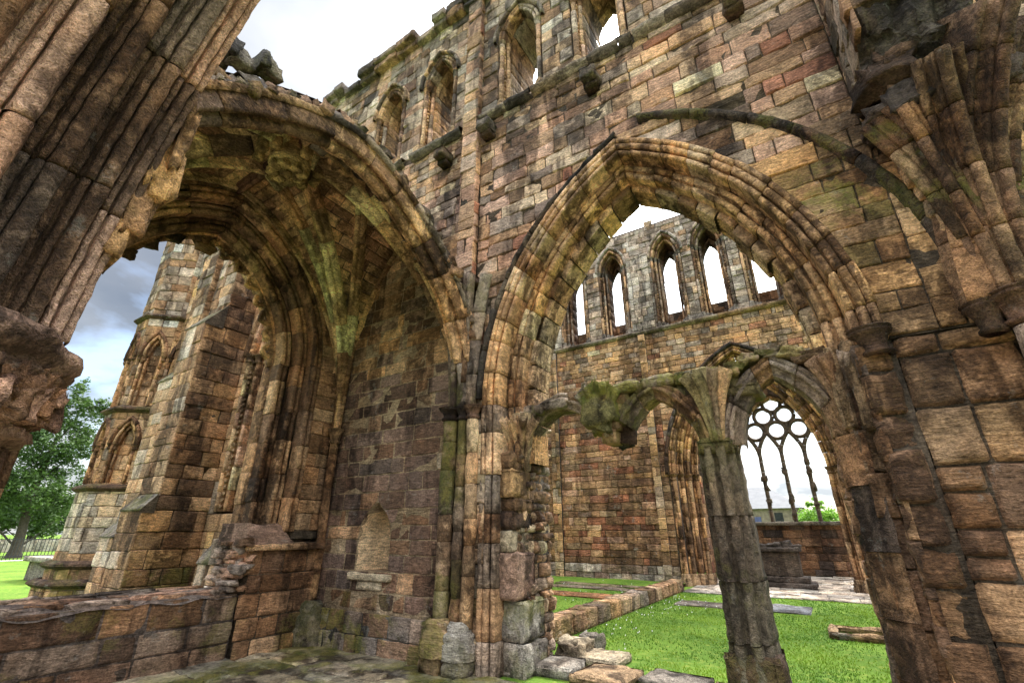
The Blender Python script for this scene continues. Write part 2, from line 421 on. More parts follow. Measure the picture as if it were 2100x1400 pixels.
# infill behind the lancet and the niche
mm=M();wall(mm,lambda u,v,d:(u,D+.55-d,v),-11.1,-9.7,1.9,7.0,[],(.25,.35),(.3,.6),TUR,cell=.25);box(mm,-11.1,-9.7,D+.57,D+.64,1.9,7.1,(.1,.07,.05))
mm.build('blocked_lancet',MS,wall_t)
mm=M()   # rounded niche back
P=[]
for j in range(13):
    v=1.05+.98*j/12;l,r=NIC['ext'](min(v,2.02))
    for i in range(11):
        t=i/10;x=l+(r-l)*t;P.append((x,D+.02+.5*max(0,1-(2*t-1)**2)**.28+nz(x,v,5,6)*.03,v+nz(x,v,0,6)*.01))
grid(mm,P,11,13,(.8,.58,.36,0))
rbox(mm,-6.42,-5.52,D-.08,D+.05,.93,1.03,(.62,.5,.34));rbox(mm,-6.25,-5.7,D-.03,D+.05,.8,.92,(.6,.48,.33))
for j in range(7):
    for sd in(-1,1):
        v0=1.05+.13*j;mx=NIC['ext'](v0+.06)
nb=mm.build('wall_niche',stone('niche_stone',stain=.04,white=.1),wall_t);nb['label']='pointed wall recess with pale worn sill in the dark wall'
# plinth of the niche bay
mm=M();wall(mm,lambda u,v,d:(u,D-.07-d,v),-7.2,-4.6,-.03,.52,[],(.24,.3),(.35,.6),[(2,GREY),(1,BRN)],cell=.1,amp=.016,mossf=lambda x,z:.7)
box(mm,-7.2,-4.6,D-.055,D,0,.5,(.15,.14,.12));mm.build('plinth',MS,wall_t)
# pilaster strip between the bays
mm=M();wall(mm,lambda u,v,d:(u,D-.13-d,v),-4.52,-4.16,5.45,13.0,[],(.24,.4),(.3,.5),[(3,PINK),(2,TAN),(2,GREY)],cell=.12)
wall(mm,lambda u,v,d:(-4.16+d,u,v),D-.13,D,5.45,13.0,[],(.24,.4),(.3,.5),[(3,PINK),(2,TAN),(1,RED)],cell=.12)
wall(mm,lambda u,v,d:(-4.52-d,u,v),D-.13,D,5.45,13.0,[],(.24,.4),(.3,.5),[(3,PINK),(2,TAN)],cell=.2)
box(mm,-4.505,-4.175,D-.115,D+.01,5.4,13.0,(.1,.08,.06));mm.build('pilaster_strip',MS,wall_t)
# string course (broken), parapet
mm=M()
for a,b in((-7.6,-6.2),(-6.0,-4.55),(-4.14,-3.0),(-2.98,-1.1),(-1.08,2.6)):
    x=a
    while x<b-.1:
        e=min(b,x+R(.5,.9));z=9.02;c=(*pick([(2,GREY),(1,CHAR),(1,BRN)]),.1);P=[]
        q=[(0,-.09),(.05,-.085),(.13,-.02),(.15,.03),(.13,.06),(0,.1)]
        for t in range(6):
            xx=x+.004+(e-x-.008)*t/5
            for (o_,h_) in q:
                n_=nz(xx,h_,o_,4)*.03;P.append((xx,D-.0-o_*(1+n_*4),z+h_+n_))
        grid(mm,P,6,6,c);x=e
mm.build('string_course',MS,wall_t)
mm=M();x=-15
while x<4.2:
    e=x+R(.35,.8)
    for k in range(2):
        if random.random()<.82: rbox(mm,x,e-.01,D-.16+R(-.03,.03)-.08*k,D+R(.5,.9),12.72+.2*k+R(-.04,.04),12.92+.2*k+R(-.03,.05),(*pick([(3,GREY),(2,CHAR),(1,BRN)]),.12),cell=.18,amp=.04)
    if random.random()<.5: rock(mm,(x+R(0,.3),D+.2,13.15),(R(.12,.25),.2,R(.06,.16)),(*pick(CLER),.15),5)
    x=e
pc=mm.build('parapet',MS,wall_t);pc['label']='weed-grown broken coping'
for cx_,cz in((-4.97,8.47),(-3.92,8.62),(-1.83,8.47),(.34,8.52)):
    mm=M();rbox(mm,cx_-.13,cx_+.13,D-.33,D+.02,cz-.1,cz+.11,(*pick([(2,DBR),(1,GREY),(1,CHAR)]),.3),cell=.08,amp=.03,bev=.03)
    rbox(mm,cx_-.12,cx_+.12,D-.2,D+.02,cz-.2,cz-.1,(*DBR,.2),cell=.08,amp=.03,bev=.03);mm.build('corbel',MS,wall_t)
# ---- great arch, three orders
oprof=[(.0,-.3)]+roll(.035,.0,.035,200,60,4)+[(.07,-.0),(.085,-.06)]+roll(.13,.02,.045,220,20,6)+[(.175,-.03)]+roll(.215,.035,.04,200,0,5)+[(.26,-.03)]
arch=thing('arcade_arch','great pointed arch of three moulded orders opening into the grassy choir','arch',(-1.56,D+.5,0))
A1=ARCo(-.24);mm=M()
archsweep(mm,HW,A1,oprof,step=.09,stone=(.3,.5),pal=ARCHC,moss=0,wear=.012)
mm.build('outer_order',MA,arch)
mm=M();A2=ARCo(-.44)
H2=lambda u,z,b:(u,D+.27-b,z)
p2=[(.0,-.28)]+roll(.04,-.01,.045,200,60,4)+[(.075,-.04),(.1,-.055)]+roll(.15,.0,.045,210,30,5)+[(.2,-.03),(.24,-.03)]
archsweep(mm,H2,A2,p2,jamb=.0,step=.09,stone=(.28,.42),wear=.014);mm.build('middle_order',MA,arch)
mm=M();A3=ARCo(-.54);H3=lambda u,z,b:(u,D+.5-b,z)
flut=[(.16,.0),(.05,.03)]+roll(.03,.0,.03,90,200,4)
for k in range(5):
    flut+= [(.012,-.08-.075*k+.025),(-.012,-.08-.075*k),(-.002,-.08-.075*k-.03)]
flut+=roll(.03,-.42,.03,170,270,4)+[(.16,-.46)]
def inner(side,jamb,mm):
    F,L=archF(H3,A3,side);s=-jamb
    while s<L-.01:
        e=min(L,s+R(.3,.4)); e=L if L-e<.15 else e
        if s<0 and abs(e)<.2:e=0
        sweep(mm,F,s,e,[(a-R(0,.025)*0-.02*(1 if side<0 and s>0 else .3)*R(.0,1.6),b) for a,b in flut],stone=(9,9),pal=[(4,TAN),(2,OCH),(2,BRN),(2,PALE)],gap=.03,step=.08,wear=.03);s=e
inner(-1,0,mm);inner(1,0,mm);mm.build('inner_order',MA,arch)
# jamb shafts and dressed jamb stones under the left springing
mm=M()
FJL,_=archF(HW,A1,-1);sweep(mm,FJL,-3.3,0,oprof,stone=(.35,.6),pal=[(3,TAN),(2,BRN),(2,GREY)])
F2,_=archF(H2,A2,-1);sweep(mm,F2,-.8,0,p2,stone=(.35,.6))
F3,_=archF(H3,A3,-1);sweep(mm,F3,-.8,0,flut,stone=(.35,.6))
mm.build('left_jamb',MA,arch)
mm=M()   # battered right jamb, deep coarse stones
wall(mm,fW,.52,.81,0,ZS,[],(.3,.46),(.28,.5),BIG,cell=.06,amp=.03,prot=(-.03,.04),bev=.035,jit=.02,dep=.06,mossf=lambda x,z:.15)
wall(mm,lambda u,v,d:(.54-d,D+u,v),.0,.3,0,ZS,[],(.3,.5),(.25,.3),BIG,cell=.08,amp=.03,dep=.05)
wall(mm,lambda u,v,d:(u,D+.3-d,v),.36,.56,0,ZS,[],(.3,.5),(.3,.3),BIG,cell=.08,amp=.03,dep=.05)
wall(mm,lambda u,v,d:(.36-d,D+.3+u,v),.0,.3,0,ZS,[],(.3,.5),(.3,.3),BIG,cell=.08,amp=.03,dep=.05)
wall(mm,lambda u,v,d:(u,D+.6-d,v),.2,.4,0,ZS,[],(.3,.5),(.3,.3),BIG,cell=.08,amp=.03,dep=.05)
wall(mm,lambda u,v,d:(.2-d,D+.6+u,v),.0,.6,0,ZS,[],(.3,.5),(.3,.6),BIG,cell=.1,amp=.03,dep=.05)
mm.build('right_jamb',MS,arch)
mm=M();box(mm,.585,.85,D+.045,D+1.2,0,ZS);box(mm,.405,.585,D+.345,D+1.2,0,ZS);box(mm,.245,.405,D+.645,D+1.2,0,ZS)
mm.build('jamb_core',MMD,arch)
mm=M();capital(mm,.70,D-.02,ZS+.12,.10,(*DBR,.1),.28,amp=.02);cp=mm.build('corbel_capital',MS,arch)
# wall rib over the arch (right half survives)
rib=thing('wall_rib','thin mossy curved rib clinging to the wall above the great arch','vault rib',(1.5,D,ZS+.4))
WR=op(-1.56,3.06,-1,3.5,7.42)
wp=[(-.07,-.05),(-.06,.03)]+roll(.0,.05,.055,200,-20,6)+[(.07,.02),(.08,-.05)]
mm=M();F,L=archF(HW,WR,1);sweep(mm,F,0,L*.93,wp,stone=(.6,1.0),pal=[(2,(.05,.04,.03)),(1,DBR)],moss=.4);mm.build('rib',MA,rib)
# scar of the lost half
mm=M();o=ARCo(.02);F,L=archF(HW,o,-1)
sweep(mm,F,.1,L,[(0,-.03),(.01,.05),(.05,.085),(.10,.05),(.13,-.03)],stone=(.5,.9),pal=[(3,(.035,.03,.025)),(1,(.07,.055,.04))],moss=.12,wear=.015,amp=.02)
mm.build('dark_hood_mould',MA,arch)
# ---- upper windows
def upper_window(o,k):
    mm=M();pr=[(.0,-.22)]+roll(.03,-.01,.035,200,60,4)+[(.065,-.05)]+roll(.1,.0,.035,200,20,5)+[(.14,-.04)]
    q=dict(o);q['a']=o['a']-.14;q['R']=o['R']-.14
    archsweep(mm,HW,q,pr,step=.1,stone=(.22,.4),pal=[(3,TAN),(2,BRN),(2,GREY)],moss=.05)
    w=mm.build('window_arch',MA,wall_t)
    mm=M();q2=dict(o);q2['a']=o['a']-.17;q2['R']=o['R']-.17
    archsweep(mm,lambda u,z,b:(u,D+.24-b,z),q2,[(.0,-.9),(.0,-.05),(.03,0),(.2,.01)],jamb=o['spring']-o['sill'],stone=(.25,.45),pal=[(3,TAN),(2,BRN),(2,GREY)])
    mm.build('reveal',MA,w)
    mm=M()
    hp=[(.02,-.02),(.02,.05)]+roll(.05,.07,.035,180,0,5)+[(.1,-.02)]
    archsweep(mm,HW,o,hp,step=.1,stone=(.3,.5),pal=[(3,GREY),(2,TAN),(1,CHAR)]);mm.build('hood_mould',MA,w)
    for sd in(-1,1):
        for (dx,dy,r) in((.43,.03,.05),(.36,.16,.045)):
            mm=M();shaft(mm,o['xc']+sd*dx,D+dy,o['sill']+.25,o['spring']-.16,r,[(3,TAN),(2,PINK),(2,GREY),(1,BRN)],n=8,amp=.008)
            capital(mm,o['xc']+sd*dx,D+dy,o['spring']+.01,r,(*pick([(1,GREY),(1,BRN)]),0),.18,10)
            base(mm,o['xc']+sd*dx,D+dy,o['sill'],r,(*TAN,0),.25,10);mm.build('jamb_shaft',MA,w)
        mm=M()    # dog-tooth strip between the shafts
        z=o['sill']+.3
        while z<o['spring']-.2:
            rock(mm,(o['xc']+sd*.395,D+.09,z),(.025,.03,.04),(*pick([(2,TAN),(1,BRN)]),0),3,.3);z+=.1
        mm.build('dog_tooth',MA,w)
for k,o in enumerate(CW): upper_window(o,k)
# blocked lancet mouldings
mm=M();o=LAN[0]
for (da,db) in((0,0),(-.13,-.14),(-.26,-.28)):
    q=dict(o);q['a']=o['a']-.14+da;q['R']=o['R']-.14+da
    archsweep(mm,lambda u,z,b,db=db:(u,D-db-b,z),q,[(.0,-.2)]+roll(.035,.0,.045,210,40,5)+[(.08,-.03),(.15,-.03)],jamb=3.5,stone=(.35,.5),pal=[(4,(.55,.36,.2)),(2,PINK),(1,OCH)],step=.15)
lw=mm.build('lancet_moulding',MA,wall_t)
mm=M();archsweep(mm,HW,o,[(.02,0),(.02,.07),(.07,.1),(.11,.05),(.12,0)],stone=(.4,.6),pal=[(3,BRN),(2,TAN)]);
for sd in(-1,1):
    for i in range(3): capital(mm,o['xc']+sd*(.52-.13*i),D+.01+.14*i,5.55,.07,(*TAN,0),.22,10)
mm.build('hood_and_capitals',MA,lw)
mm=M();F=None
for z in [2.1+.13*i for i in range(26)]:
    for sd in(-1,1): rock(mm,(o['xc']+sd*.45,D+.06,z),(.03,.03,.045),(*TAN,0),3,.3)
mm.build('dog_tooth',MA,lw)

# ============================================================ CORNER PIER between the bays
cp=thing('corner_pier','clustered shaft pier with mossy base between the dark wall and the great arch','pier',(-4.25,D-.1,0))
mm=M()
wall(mm,lambda u,v,d:(u,D-.05-d,v),-4.56,-3.86,.0,3.12,[],(.25,.45),(.2,.35),[(3,TAN),(2,GREY),(1,BRN),(1,PALE)],cell=.08,amp=.018,mossf=lambda x,z:.3)
wall(mm,lambda u,v,d:(-4.56-d,u,v),D-.05,D+.05,.0,3.12,[],(.25,.45),(.2,.35),SCR,cell=.1)
box(mm,-4.54,-3.88,D-.02,D+.5,0,3.2,(.1,.09,.06));mm.build('pier_masonry',MS,cp)
for (x,y,r,p,ms) in((-4.43,D-.15,.105,[(3,TAN),(2,GREY),(1,PALE)],.62),(-4.22,D-.12,.075,SCR,.4),(-4.05,D-.1,.085,[(3,TAN),(2,PALE),(1,OCH)],.1)):
    mm=M();shaft(mm,x,y,.5,3.1,r,p,drum=(.3,.6),n=14,moss=ms,amp=.012);capital(mm,x,y,3.3,r,(*pick([(2,DBR),(1,CHAR)]),.1),.2,14);mm.build('shaft',MC,cp)
mm=M()
rbox(mm,-4.62,-4.3,D-.34,D+.1,.0,.22,(*TAN,.35),cell=.07,amp=.03,bev=.04);rbox(mm,-4.28,-3.96,D-.3,D+.1,.0,.2,(*GREY,.4),cell=.07,amp=.03,bev=.04)
base(mm,-4.43,D-.15,.2,.13,(*TAN,.6),.4,16,.02);base(mm,-4.14,D-.12,.18,.11,(*LGREY,.3),.4,16,.02)
mm.build('base',MS,cp)
# springer cluster above (z 3.3-5.45)
mm=M()
def ribsweep(m,p0,dirx,diry,Rr,zlen,r,pal,moss=0,stone=(.35,.6),lift=0,flat=.9,t0=0):
    """rib that rises from p0 and leans along (dirx,diry)"""
    tx,ty=-diry,dirx
    def F(s):
        s=max(0,s);z=s;
        if s<lift: h=0
        else: th=(s-lift)/Rr;h=Rr*(1-cos(th));z=lift+Rr*sin(th)
        th=max(0,(s-lift)/Rr) if s>lift else 0
        def fn(a,b):
            # a sideways, b outwards (along lean, below the rib)
            return (p0[0]+tx*a+dirx*(h+b*cos(th)),p0[1]+ty*a+diry*(h+b*cos(th)),p0[2]+z-b*sin(th))
        return fn
    pr=[(-r*flat,-r*1.2),(-r*flat,-.1*r),(-r*.55,.15*r)]+roll(0,r*.45,r*.5,200,-20,6)+[(r*.55,.15*r),(r*flat,-.1*r),(r*flat,-r*1.2)]
    sweep(m,F,t0,zlen,pr,stone=stone,pal=pal,moss=moss,step=.1,amp=.01)
    return F(zlen)(0,0)
SPC=[(3,GREY),(2,BRN),(2,CHAR),(1,TAN)]
for (dx,dy,Rr,r,x,y) in((-.12,-.99,9,.10,-4.4,D-.1),(.7,-.7,8,.1,-4.25,D-.12),(.97,-.2,7,.09,-4.12,D-.08),(-.6,-.8,9,.08,-4.5,D-.05)):
    ribsweep(mm,(x,y,3.3),dx,dy,Rr,2.15,r,SPC,moss=.4)
rbox(mm,-4.5,-4.05,D-.3,D+.02,5.3,5.5,(*DBR,.5),cell=.08,amp=.03,bev=.03)
mm.build('springer',MC,cp)
# dressed and rubble stones of the cut-back jamb to the right
mm=M()
for (x0,x1,y0,y1,z0,z1,c,ms) in((-3.86,-3.36,5.5,6.1,0,.35,LGREY,.5),(-3.84,-3.42,5.5,6.1,.36,.8,LGREY,.6),(-3.86,-3.45,5.45,5.95,.81,1.35,PINK,.05),(-3.84,-3.5,5.46,5.95,1.36,1.62,PALE,0),(-3.86,-3.46,5.45,5.95,1.63,1.85,DBR,.05),(-3.84,-3.48,5.45,5.95,1.86,2.02,BRN,.1),(-3.85,-3.5,5.45,5.95,2.03,2.4,OCH,0),(-3.84,-3.5,5.44,5.95,2.41,2.62,BRN,.1)):
    rbox(mm,x0+R(-.02,.02),x1+R(-.03,.03),y0+R(-.02,.02),y1,z0,z1,(*[q*1.1 for q in c],ms),cell=.06,amp=.025,bev=.03)
mm.build('quoins',MC,cp)
mm=M()
RUB=[(2,TAN),(2,BRN),(1.5,GREY),(1,PALE),(1,DBR)]
wall(mm,lambda u,v,d:(-3.5+d,u,v),5.6,6.55,0,3.25,[],(.07,.19),(.09,.3),RUB,cell=.05,amp=.025,prot=(-.03,.035),bev=.02,jit=.02,dep=.05,rnd=.9)
for i in range(8):
    z=R(.05,2.9);s=R(.04,.08);rock(mm,(-3.47,R(5.7,6.5),z),(s*.8,s*R(1,1.6),s*R(.5,.9)),(*pick(RUB),.1),6,.3)
box(mm,-4.3,-3.545,5.62,6.5,0,3.3,(.1,.08,.06));mm.build('rubble_core',MS,cp)
def groundmat(name,c1,c2,c3=None,scale=.8,bump=.4,fine=60):
    m=bpy.data.materials.new(name);m.use_nodes=True;nt=m.node_tree;b=nt.nodes['Principled BSDF'];L=nt.links.new
    b.inputs['Roughness'].default_value=.9
    try: b.inputs['Specular IOR Level'].default_value=.15
    except Exception: pass
    geo=N(nt,'ShaderNodeNewGeometry')
    def noi(s,d):
        n=N(nt,'ShaderNodeTexNoise');n.inputs['Scale'].default_value=s;n.inputs['Detail'].default_value=d;L(geo.outputs['Position'],n.inputs['Vector']);return n.outputs['Fac']
    def rm(f,a,b_,c=0,d=1):
        r=N(nt,'ShaderNodeMapRange');r.inputs[1].default_value=a;r.inputs[2].default_value=b_;r.inputs[3].default_value=c;r.inputs[4].default_value=d;L(f,r.inputs[0]);return r.outputs[0]
    def mx(f,A,B):
        x=N(nt,'ShaderNodeMix');x.data_type='RGBA';L(f,x.inputs[0])
        for k,v in((6,A),(7,B)):
            if isinstance(v,tuple):x.inputs[k].default_value=(*v,1)
            else:L(v,x.inputs[k])
        return x.outputs[2]
    c=mx(rm(noi(scale,5),.38,.62),c1,c2)
    n=noi(fine,4);n2=noi(9,4)
    c=mx(rm(n,.35,.65,0,.55),c,tuple(v*.45 for v in c1))
    if c3: c=mx(rm(n2,.52,.68,0,.7),c,c3)
    L(c,b.inputs['Base Color'])
    bp=N(nt,'ShaderNodeBump');bp.inputs['Strength'].default_value=bump;bp.inputs['Distance'].default_value=.05;L(n,bp.inputs['Height']);L(bp.outputs[0],b.inputs['Normal'])
    return m
MG=groundmat('lawn',(.085,.17,.02),(.16,.27,.03),(.23,.27,.05))
# mortar ring behind the inner order
mm=M()
ringcore(mm,H3,A3,[(.4,-.03),(.045,-.03),(.03,-.06),(.03,-.4),(.3,-.42)])
ringcore(mm,H2,A2,[(.4,-.06),(.04,-.06),(.02,-.3)])
ringcore(mm,HW,A1,[(.3,-.06),(.045,-.06),(.02,-.33)])
mm.build('arch_core',MMD,arch)
# generic sweep along a polyline, b towards centre point C
def curvesweep(m,pts,prof,C,**k):
    pts=[Vector(p) for p in pts];C=Vector(C)
    L=[0]
    for a,b in zip(pts[:-1],pts[1:]): L.append(L[-1]+(b-a).length)
    def F(s):
        s=max(0,min(L[-1]-1e-5,s));i=0
        while L[i+1]<s and i<len(L)-2: i+=1
        t=(s-L[i])/max(1e-6,L[i+1]-L[i]);p=pts[i].lerp(pts[i+1],t)
        j0=max(0,i-1);j1=min(len(pts)-1,i+2)
        T=(pts[j1]-pts[j0]).normalized();A=T.cross(C-p).normalized();B=A.cross(T).normalized()
        return lambda a,b:tuple(p+A*a+B*b)
    sweep(m,F,0,L[-1],prof,**k)
def ribprof(r,dp=1.3): return [(-r,-r*dp),(-r,-r*.1),(-r*.6,r*.2)]+roll(0,r*.5,r*.48,200,-20,6)+[(r*.6,r*.2),(r,-r*.1),(r,-r*dp)]
# ============================================================ RIBBED VAULT
vt=thing('ribbed_vault','surviving mossy rib vault with carved boss over the east bay, its front edge jagged','vault',(-5.775,2.75,ZS))
VX,VY,HX,HY,HV=-5.775,2.75,1.5,2.62,3.72
gq=lambda s:sqrt(max(0,1-min(1,abs(s))**1.5))
Hs=lambda sx:HV-.66*max(0,sx)**2
tab=[];prev=None;acc=0;K=400
for i in range(K+1):
    s=1-i/K;s=math.sin(s*pi/2) if True else s
    p=(s*HY,gq(s)*HV)
    if prev: acc+=math.dist(p,prev)
    tab.append((acc,s));prev=p
tabx=[];prev=None;accx=0
for i in range(K+1):
    s=math.sin((1-i/K)*pi/2);p=(s*HX,gq(s)*HV)
    if prev: accx+=math.dist(p,prev)
    tabx.append((accx,s));prev=p
def look(tb,v):
    v=max(0,min(tb[-1][0],v));lo,hi=0,len(tb)-1
    while hi-lo>1:
        m_=(lo+hi)//2
        if tb[m_][0]<v: lo=m_
        else: hi=m_
    a,b=tb[lo],tb[hi];t=(v-a[0])/max(1e-9,b[0]-a[0]);return a[1]+(b[1]-a[1])*t
mm=M()
def rows(tb,total,f,uL,uR,rh=(.15,.22),bl=(.3,.6)):
    v=0
    while v<total-.02:
        e=min(total,v+R(*rh));e=total if total-e<rh[0]*.4 else e
        l=max(uL(v),uL(e));r=min(uR(v),uR(e))
        js=[];p=l+R(*bl)*R(.5,1)
        while p<r-.15: js.append(p);p+=R(*bl)
        fs=[uL]+[(lambda q,c=c:c) for c in js]+[uR]
        for a,b in zip(fs[:-1],fs[1:]):
            block(mm,f,a,b,v,e,(*pick(VAULT),.1),.03,R(-.01,.012),.012,.16)
        v=e
for sg in(-1,1):
    for se in(-1,1):
        def fA(u,v,d,sg=sg):
            s=look(tab,v);s2=look(tab,v+.02);n=(-(gq(s2)-gq(s))*HV,(s2-s)*HY*1);l=math.hypot(*n) or 1
            return (u,VY+sg*(s*HY+n[0]/l*d*1.0),ZS+gq(s)*Hs((u-VX)/HX)+n[1]/l*d)
        if se>0: rows(tab,acc,fA,lambda v:VX+HX*look(tab,v),lambda v:VX+HX)
        else: rows(tab,acc,fA,lambda v:VX-HX,lambda v:VX-HX*look(tab,v))
        def fB(u,v,d,sg=sg):
            s=look(tabx,v);s2=look(tabx,v+.02);n=(-(gq(s2)-gq(s))*HV,(s2-s)*HX);l=math.hypot(*n) or 1
            return (VX+sg*(s*HX+n[0]/l*d),u,ZS+gq(s)*Hs(sg*s)+n[1]/l*d)
        if se>0: rows(tabx,accx,fB,lambda v:VY+HY*look(tabx,v),lambda v:VY+HY)
        else: rows(tabx,accx,fB,lambda v:VY-HY,lambda v:VY-HY*look(tabx,v))
mm.build('web',MV,vt)
mm=M();nn=45
for lay,dz in((0,.035),(1,.3)):
    P=[]
    for j in range(nn):
        sy=sin((j/(nn-1)*2-1)*pi/2)
        for i in range(nn):
            sx=sin((i/(nn-1)*2-1)*pi/2)
            P.append((VX+sx*(HX+.0),VY+sy*(HY+.02+dz*.6),ZS+max(gq(sx),gq(sy))*Hs(sx)+dz+nz(sx*3,sy*3,0)*.05*lay))
    grid(mm,P,nn,nn,(*DBR,.5))
mm.build('vault_shell',MMD,vt)
def vp(sx,sy,off=.02): return (VX+sx*HX,VY+sy*HY,ZS+max(gq(sx),gq(sy))*Hs(sx)-off)
CV=(VX,VY,ZS+1)
def ribline(a,b,name,r,n=40,pal=VAULT,moss=.05):
    pts=[]
    for k in range(n+1):
        t=sin(k/n*pi/2)**1.0;t=1-(1-k/n)**2.2
        pts.append(vp(a[0]+(b[0]-a[0])*(k/n)**2.2,a[1]+(b[1]-a[1])*(k/n)**2.2,.07))
    mm=M();curvesweep(mm,pts,ribprof(r),CV,stone=(.5,.8),pal=pal,moss=moss,step=.12,wear=.01);mm.build(name,MV,vt)
RP=[(5,(.62,.45,.22)),(2,BRN),(1,DBR)]
for sx in(-1,1):
    for sy in(-1,1):
        ribline((sx*.97,sy*.97),(0,0),'diagonal_rib',.115,pal=RP)
        ribline((sx*.97,sy*.97),(0,sy*.5),'tierceron_rib',.1,pal=RP)
        ribline((sx*.97,sy*.97),(sx*.45,0),'tierceron_rib',.1,pal=RP)
for a,b in(((-1,0),(0,0)),((1,0),(0,0)),((0,-1),(0,0)),((0,1),(0,0))): ribline(a,b,'ridge_rib',.09,pal=[(1,DBR),(1,BRN)],n=24)
for sx in(-1,):
    for sy in(-1,1): ribline((sx*.985,sy*.985),(sx*.985,0),'wall_rib',.08,pal=VAULT)
for sx in(-1,1): ribline((sx*.985,.985),(0,.985),'wall_rib',.08,pal=VAULT)
mm=M();bz=ZS+HV-.14   # boss with an eight-lobed flower
lathe(mm,VX,VY,[(0,bz-.3),(.12,bz-.31),(.24,bz-.28),(.29,bz-.2),(.29,bz-.1),(.31,bz+.1)],(.62,.46,.2,.0),20,amp=.01)
for k in range(8):
    a=k*pi/4;rock(mm,(VX+.2*cos(a),VY+.2*sin(a),bz-.3),(.075,.075,.06),(.6,.43,.18,.1),5,.25)
rock(mm,(VX,VY,bz-.31),(.06,.06,.05),(.5,.34,.14,.1),5,.2)
for (ax,ay) in((1,0),(-1,0),(0,1),(0,-1),(.5,.85),(-.5,.85),(.5,-.85),(-.5,-.85)):
    for t in(.42,): rbox(mm,VX+ax*t-.07,VX+ax*t+.07,VY+ay*t-.07,VY+ay*t+.07,bz-.22,bz+.1,(.5,.35,.14,.1),cell=.08,amp=.02)
mm.build('boss',MV,vt)
# front transverse arch with mouldings, and ragged stones riding on it
TX=-4.28
def tpt(k,off=0,x=TX):
    s=sin((k*2-1)*pi/2);return (x,VY+s*(HY-.05+off),ZS+gq(s)*(2.86+off))
tp=[(-.17,-.2),(-.17,-.04)]+roll(-.13,.01,.035,200,0,5)+[(-.075,-.03)]+roll(0,.07,.06,200,-20,7)+[(.075,-.03)]+roll(.13,.01,.035,180,-20,5)+[(.17,-.04),(.17,-.2)]
mm=M();curvesweep(mm,[tpt(k/60) for k in range(61)],tp,(TX,VY,ZS+1),stone=(.45,.8),pal=[(3,BRN),(2,GREY),(2,CHAR),(2,TAN),(1,OCH)],step=.12,wear=.015,moss=.03)
mm.build('transverse_arch',MA,vt)
mm=M();curvesweep(mm,[tpt(k/60,.2,TX+.1) for k in range(61)],[(-.1,-.06),(-.1,.03)]+roll(0,.03,.05,200,-20,6)+[(.1,.03),(.1,-.06)],(TX,VY,ZS+1),stone=(.5,.9),pal=[(2,GREY),(2,CHAR),(1,TAN),(1,BRN)],step=.12,wear=.02,moss=.15)
mm.build('arch_hood',MA,vt)
mm=M();curvesweep(mm,[tpt(k/60,.2,TX-.1) for k in range(61)],[(-.26,.02),(-.25,-.1),(-.2,-.2),(-.05,-.24),(.1,-.2),(.2,-.12),(.22,.02)],(TX,VY,ZS+1),stone=(.12,.3),pal=[(2,GREY),(2,CHAR),(2,BRN)],step=.06,wear=.035,moss=.2,amp=.04)
mm.build('extrados_course',MS,vt)
mm=M()
for i in range(230):
    k=R(.02,.995);lift=R(.2,.36)
    x,y,z=tpt(k,lift,TX+R(-.35,.14));s=R(.04,.12)
    rock(mm,(x,y,z),(s*1.3,s*R(.6,1.2),s*R(.5,1.1)),(*pick([(2,GREY),(2,CHAR),(2,BRN),(1,TAN)]),.35),5,.3)
for (y,z,h) in((1.2,6.12,-.1),(1.5,6.28,-.12)):
    rock(mm,(TX-.05,y,z+.15),(.16,.055,.16+h*.4),(*CHAR,.3),8,.3);rock(mm,(TX+.02,y+.1,z+.1),(.1,.1,.1),(*GREY,.3),6,.3)
mm.build('ragged_masonry',MS,vt)
# springing shaft in the far corner
mm=M();capital(mm,VX-HX+.14,VY+HY-.12,ZS,.085,(*TAN,.1),.26,14)
shaft(mm,VX-HX+.14,VY+HY-.12,.62,ZS-.22,.07,[(3,BRN),(2,TAN),(1,OCH)],n=12)
base(mm,VX-HX+.16,VY+HY-.14,.0,.12,(*GREY,.4),.62,14,.02)
mm.build('corner_shaft',MC,vt)
mm=M()
for k,(dx,dy) in enumerate(((1,0),(.8,-.6),(.5,-.87),(.15,-1))):
    ribsweep(mm,(VX-HX+.08+.03*dx,VY+HY-.08+.03*dy,ZS),dx,dy,14,1.5,.075,[(3,OCH),(2,TAN),(1,BRN)],stone=(.4,.7))
mm.build('springer',MV,vt)

# ============================================================ END WALL with the big ragged window
EX=-7.25
ew=thing('end_wall','aisle end wall pierced by a big arched window that keeps only broken cusps','ruined wall',(EX-.4,4.6,0))
fE=lambda u,v,d:(EX+d,u,v)
HE=lambda u,z,b:(EX+b,u,z)
E0=op(2.85,1.98,1.5,4.35,6.9)
mm=M()
wall(mm,fE,.1,5.3,1.62,7.3,[E0],(.2,.34),(.3,.55),[(4,BRN),(3,TAN),(2,DBR),(1,OCH)],top=lambda y:ZS+HV*gq((y-VY)/HY)+.25,cell=.14,mossf=lambda x,z:.1)
wall(mm,lambda u,v,d:(EX+.14+d,u,v),4.12,5.3,-.02,1.36,[],(.2,.32),(.3,.5),[(4,BRN),(2,DBR),(1,TAN)],cell=.08,amp=.016,left=.07,mossf=lambda x,z:.35 if z<.4 else .05,bev=.025)
mm.build('masonry',MS,ew)
mm=M();core(mm,fE,.1,5.4,1.5,6.9,[E0],.9,-.03,top=None)
box(mm,EX-.9,EX+.11,4.16,5.35,0,1.45);mm.build('wall_core',MMD,ew)
def Eo(r):
    o=dict(E0);o['a']=E0['a']+r;o['R']=E0['R']+r;return o
wa=None
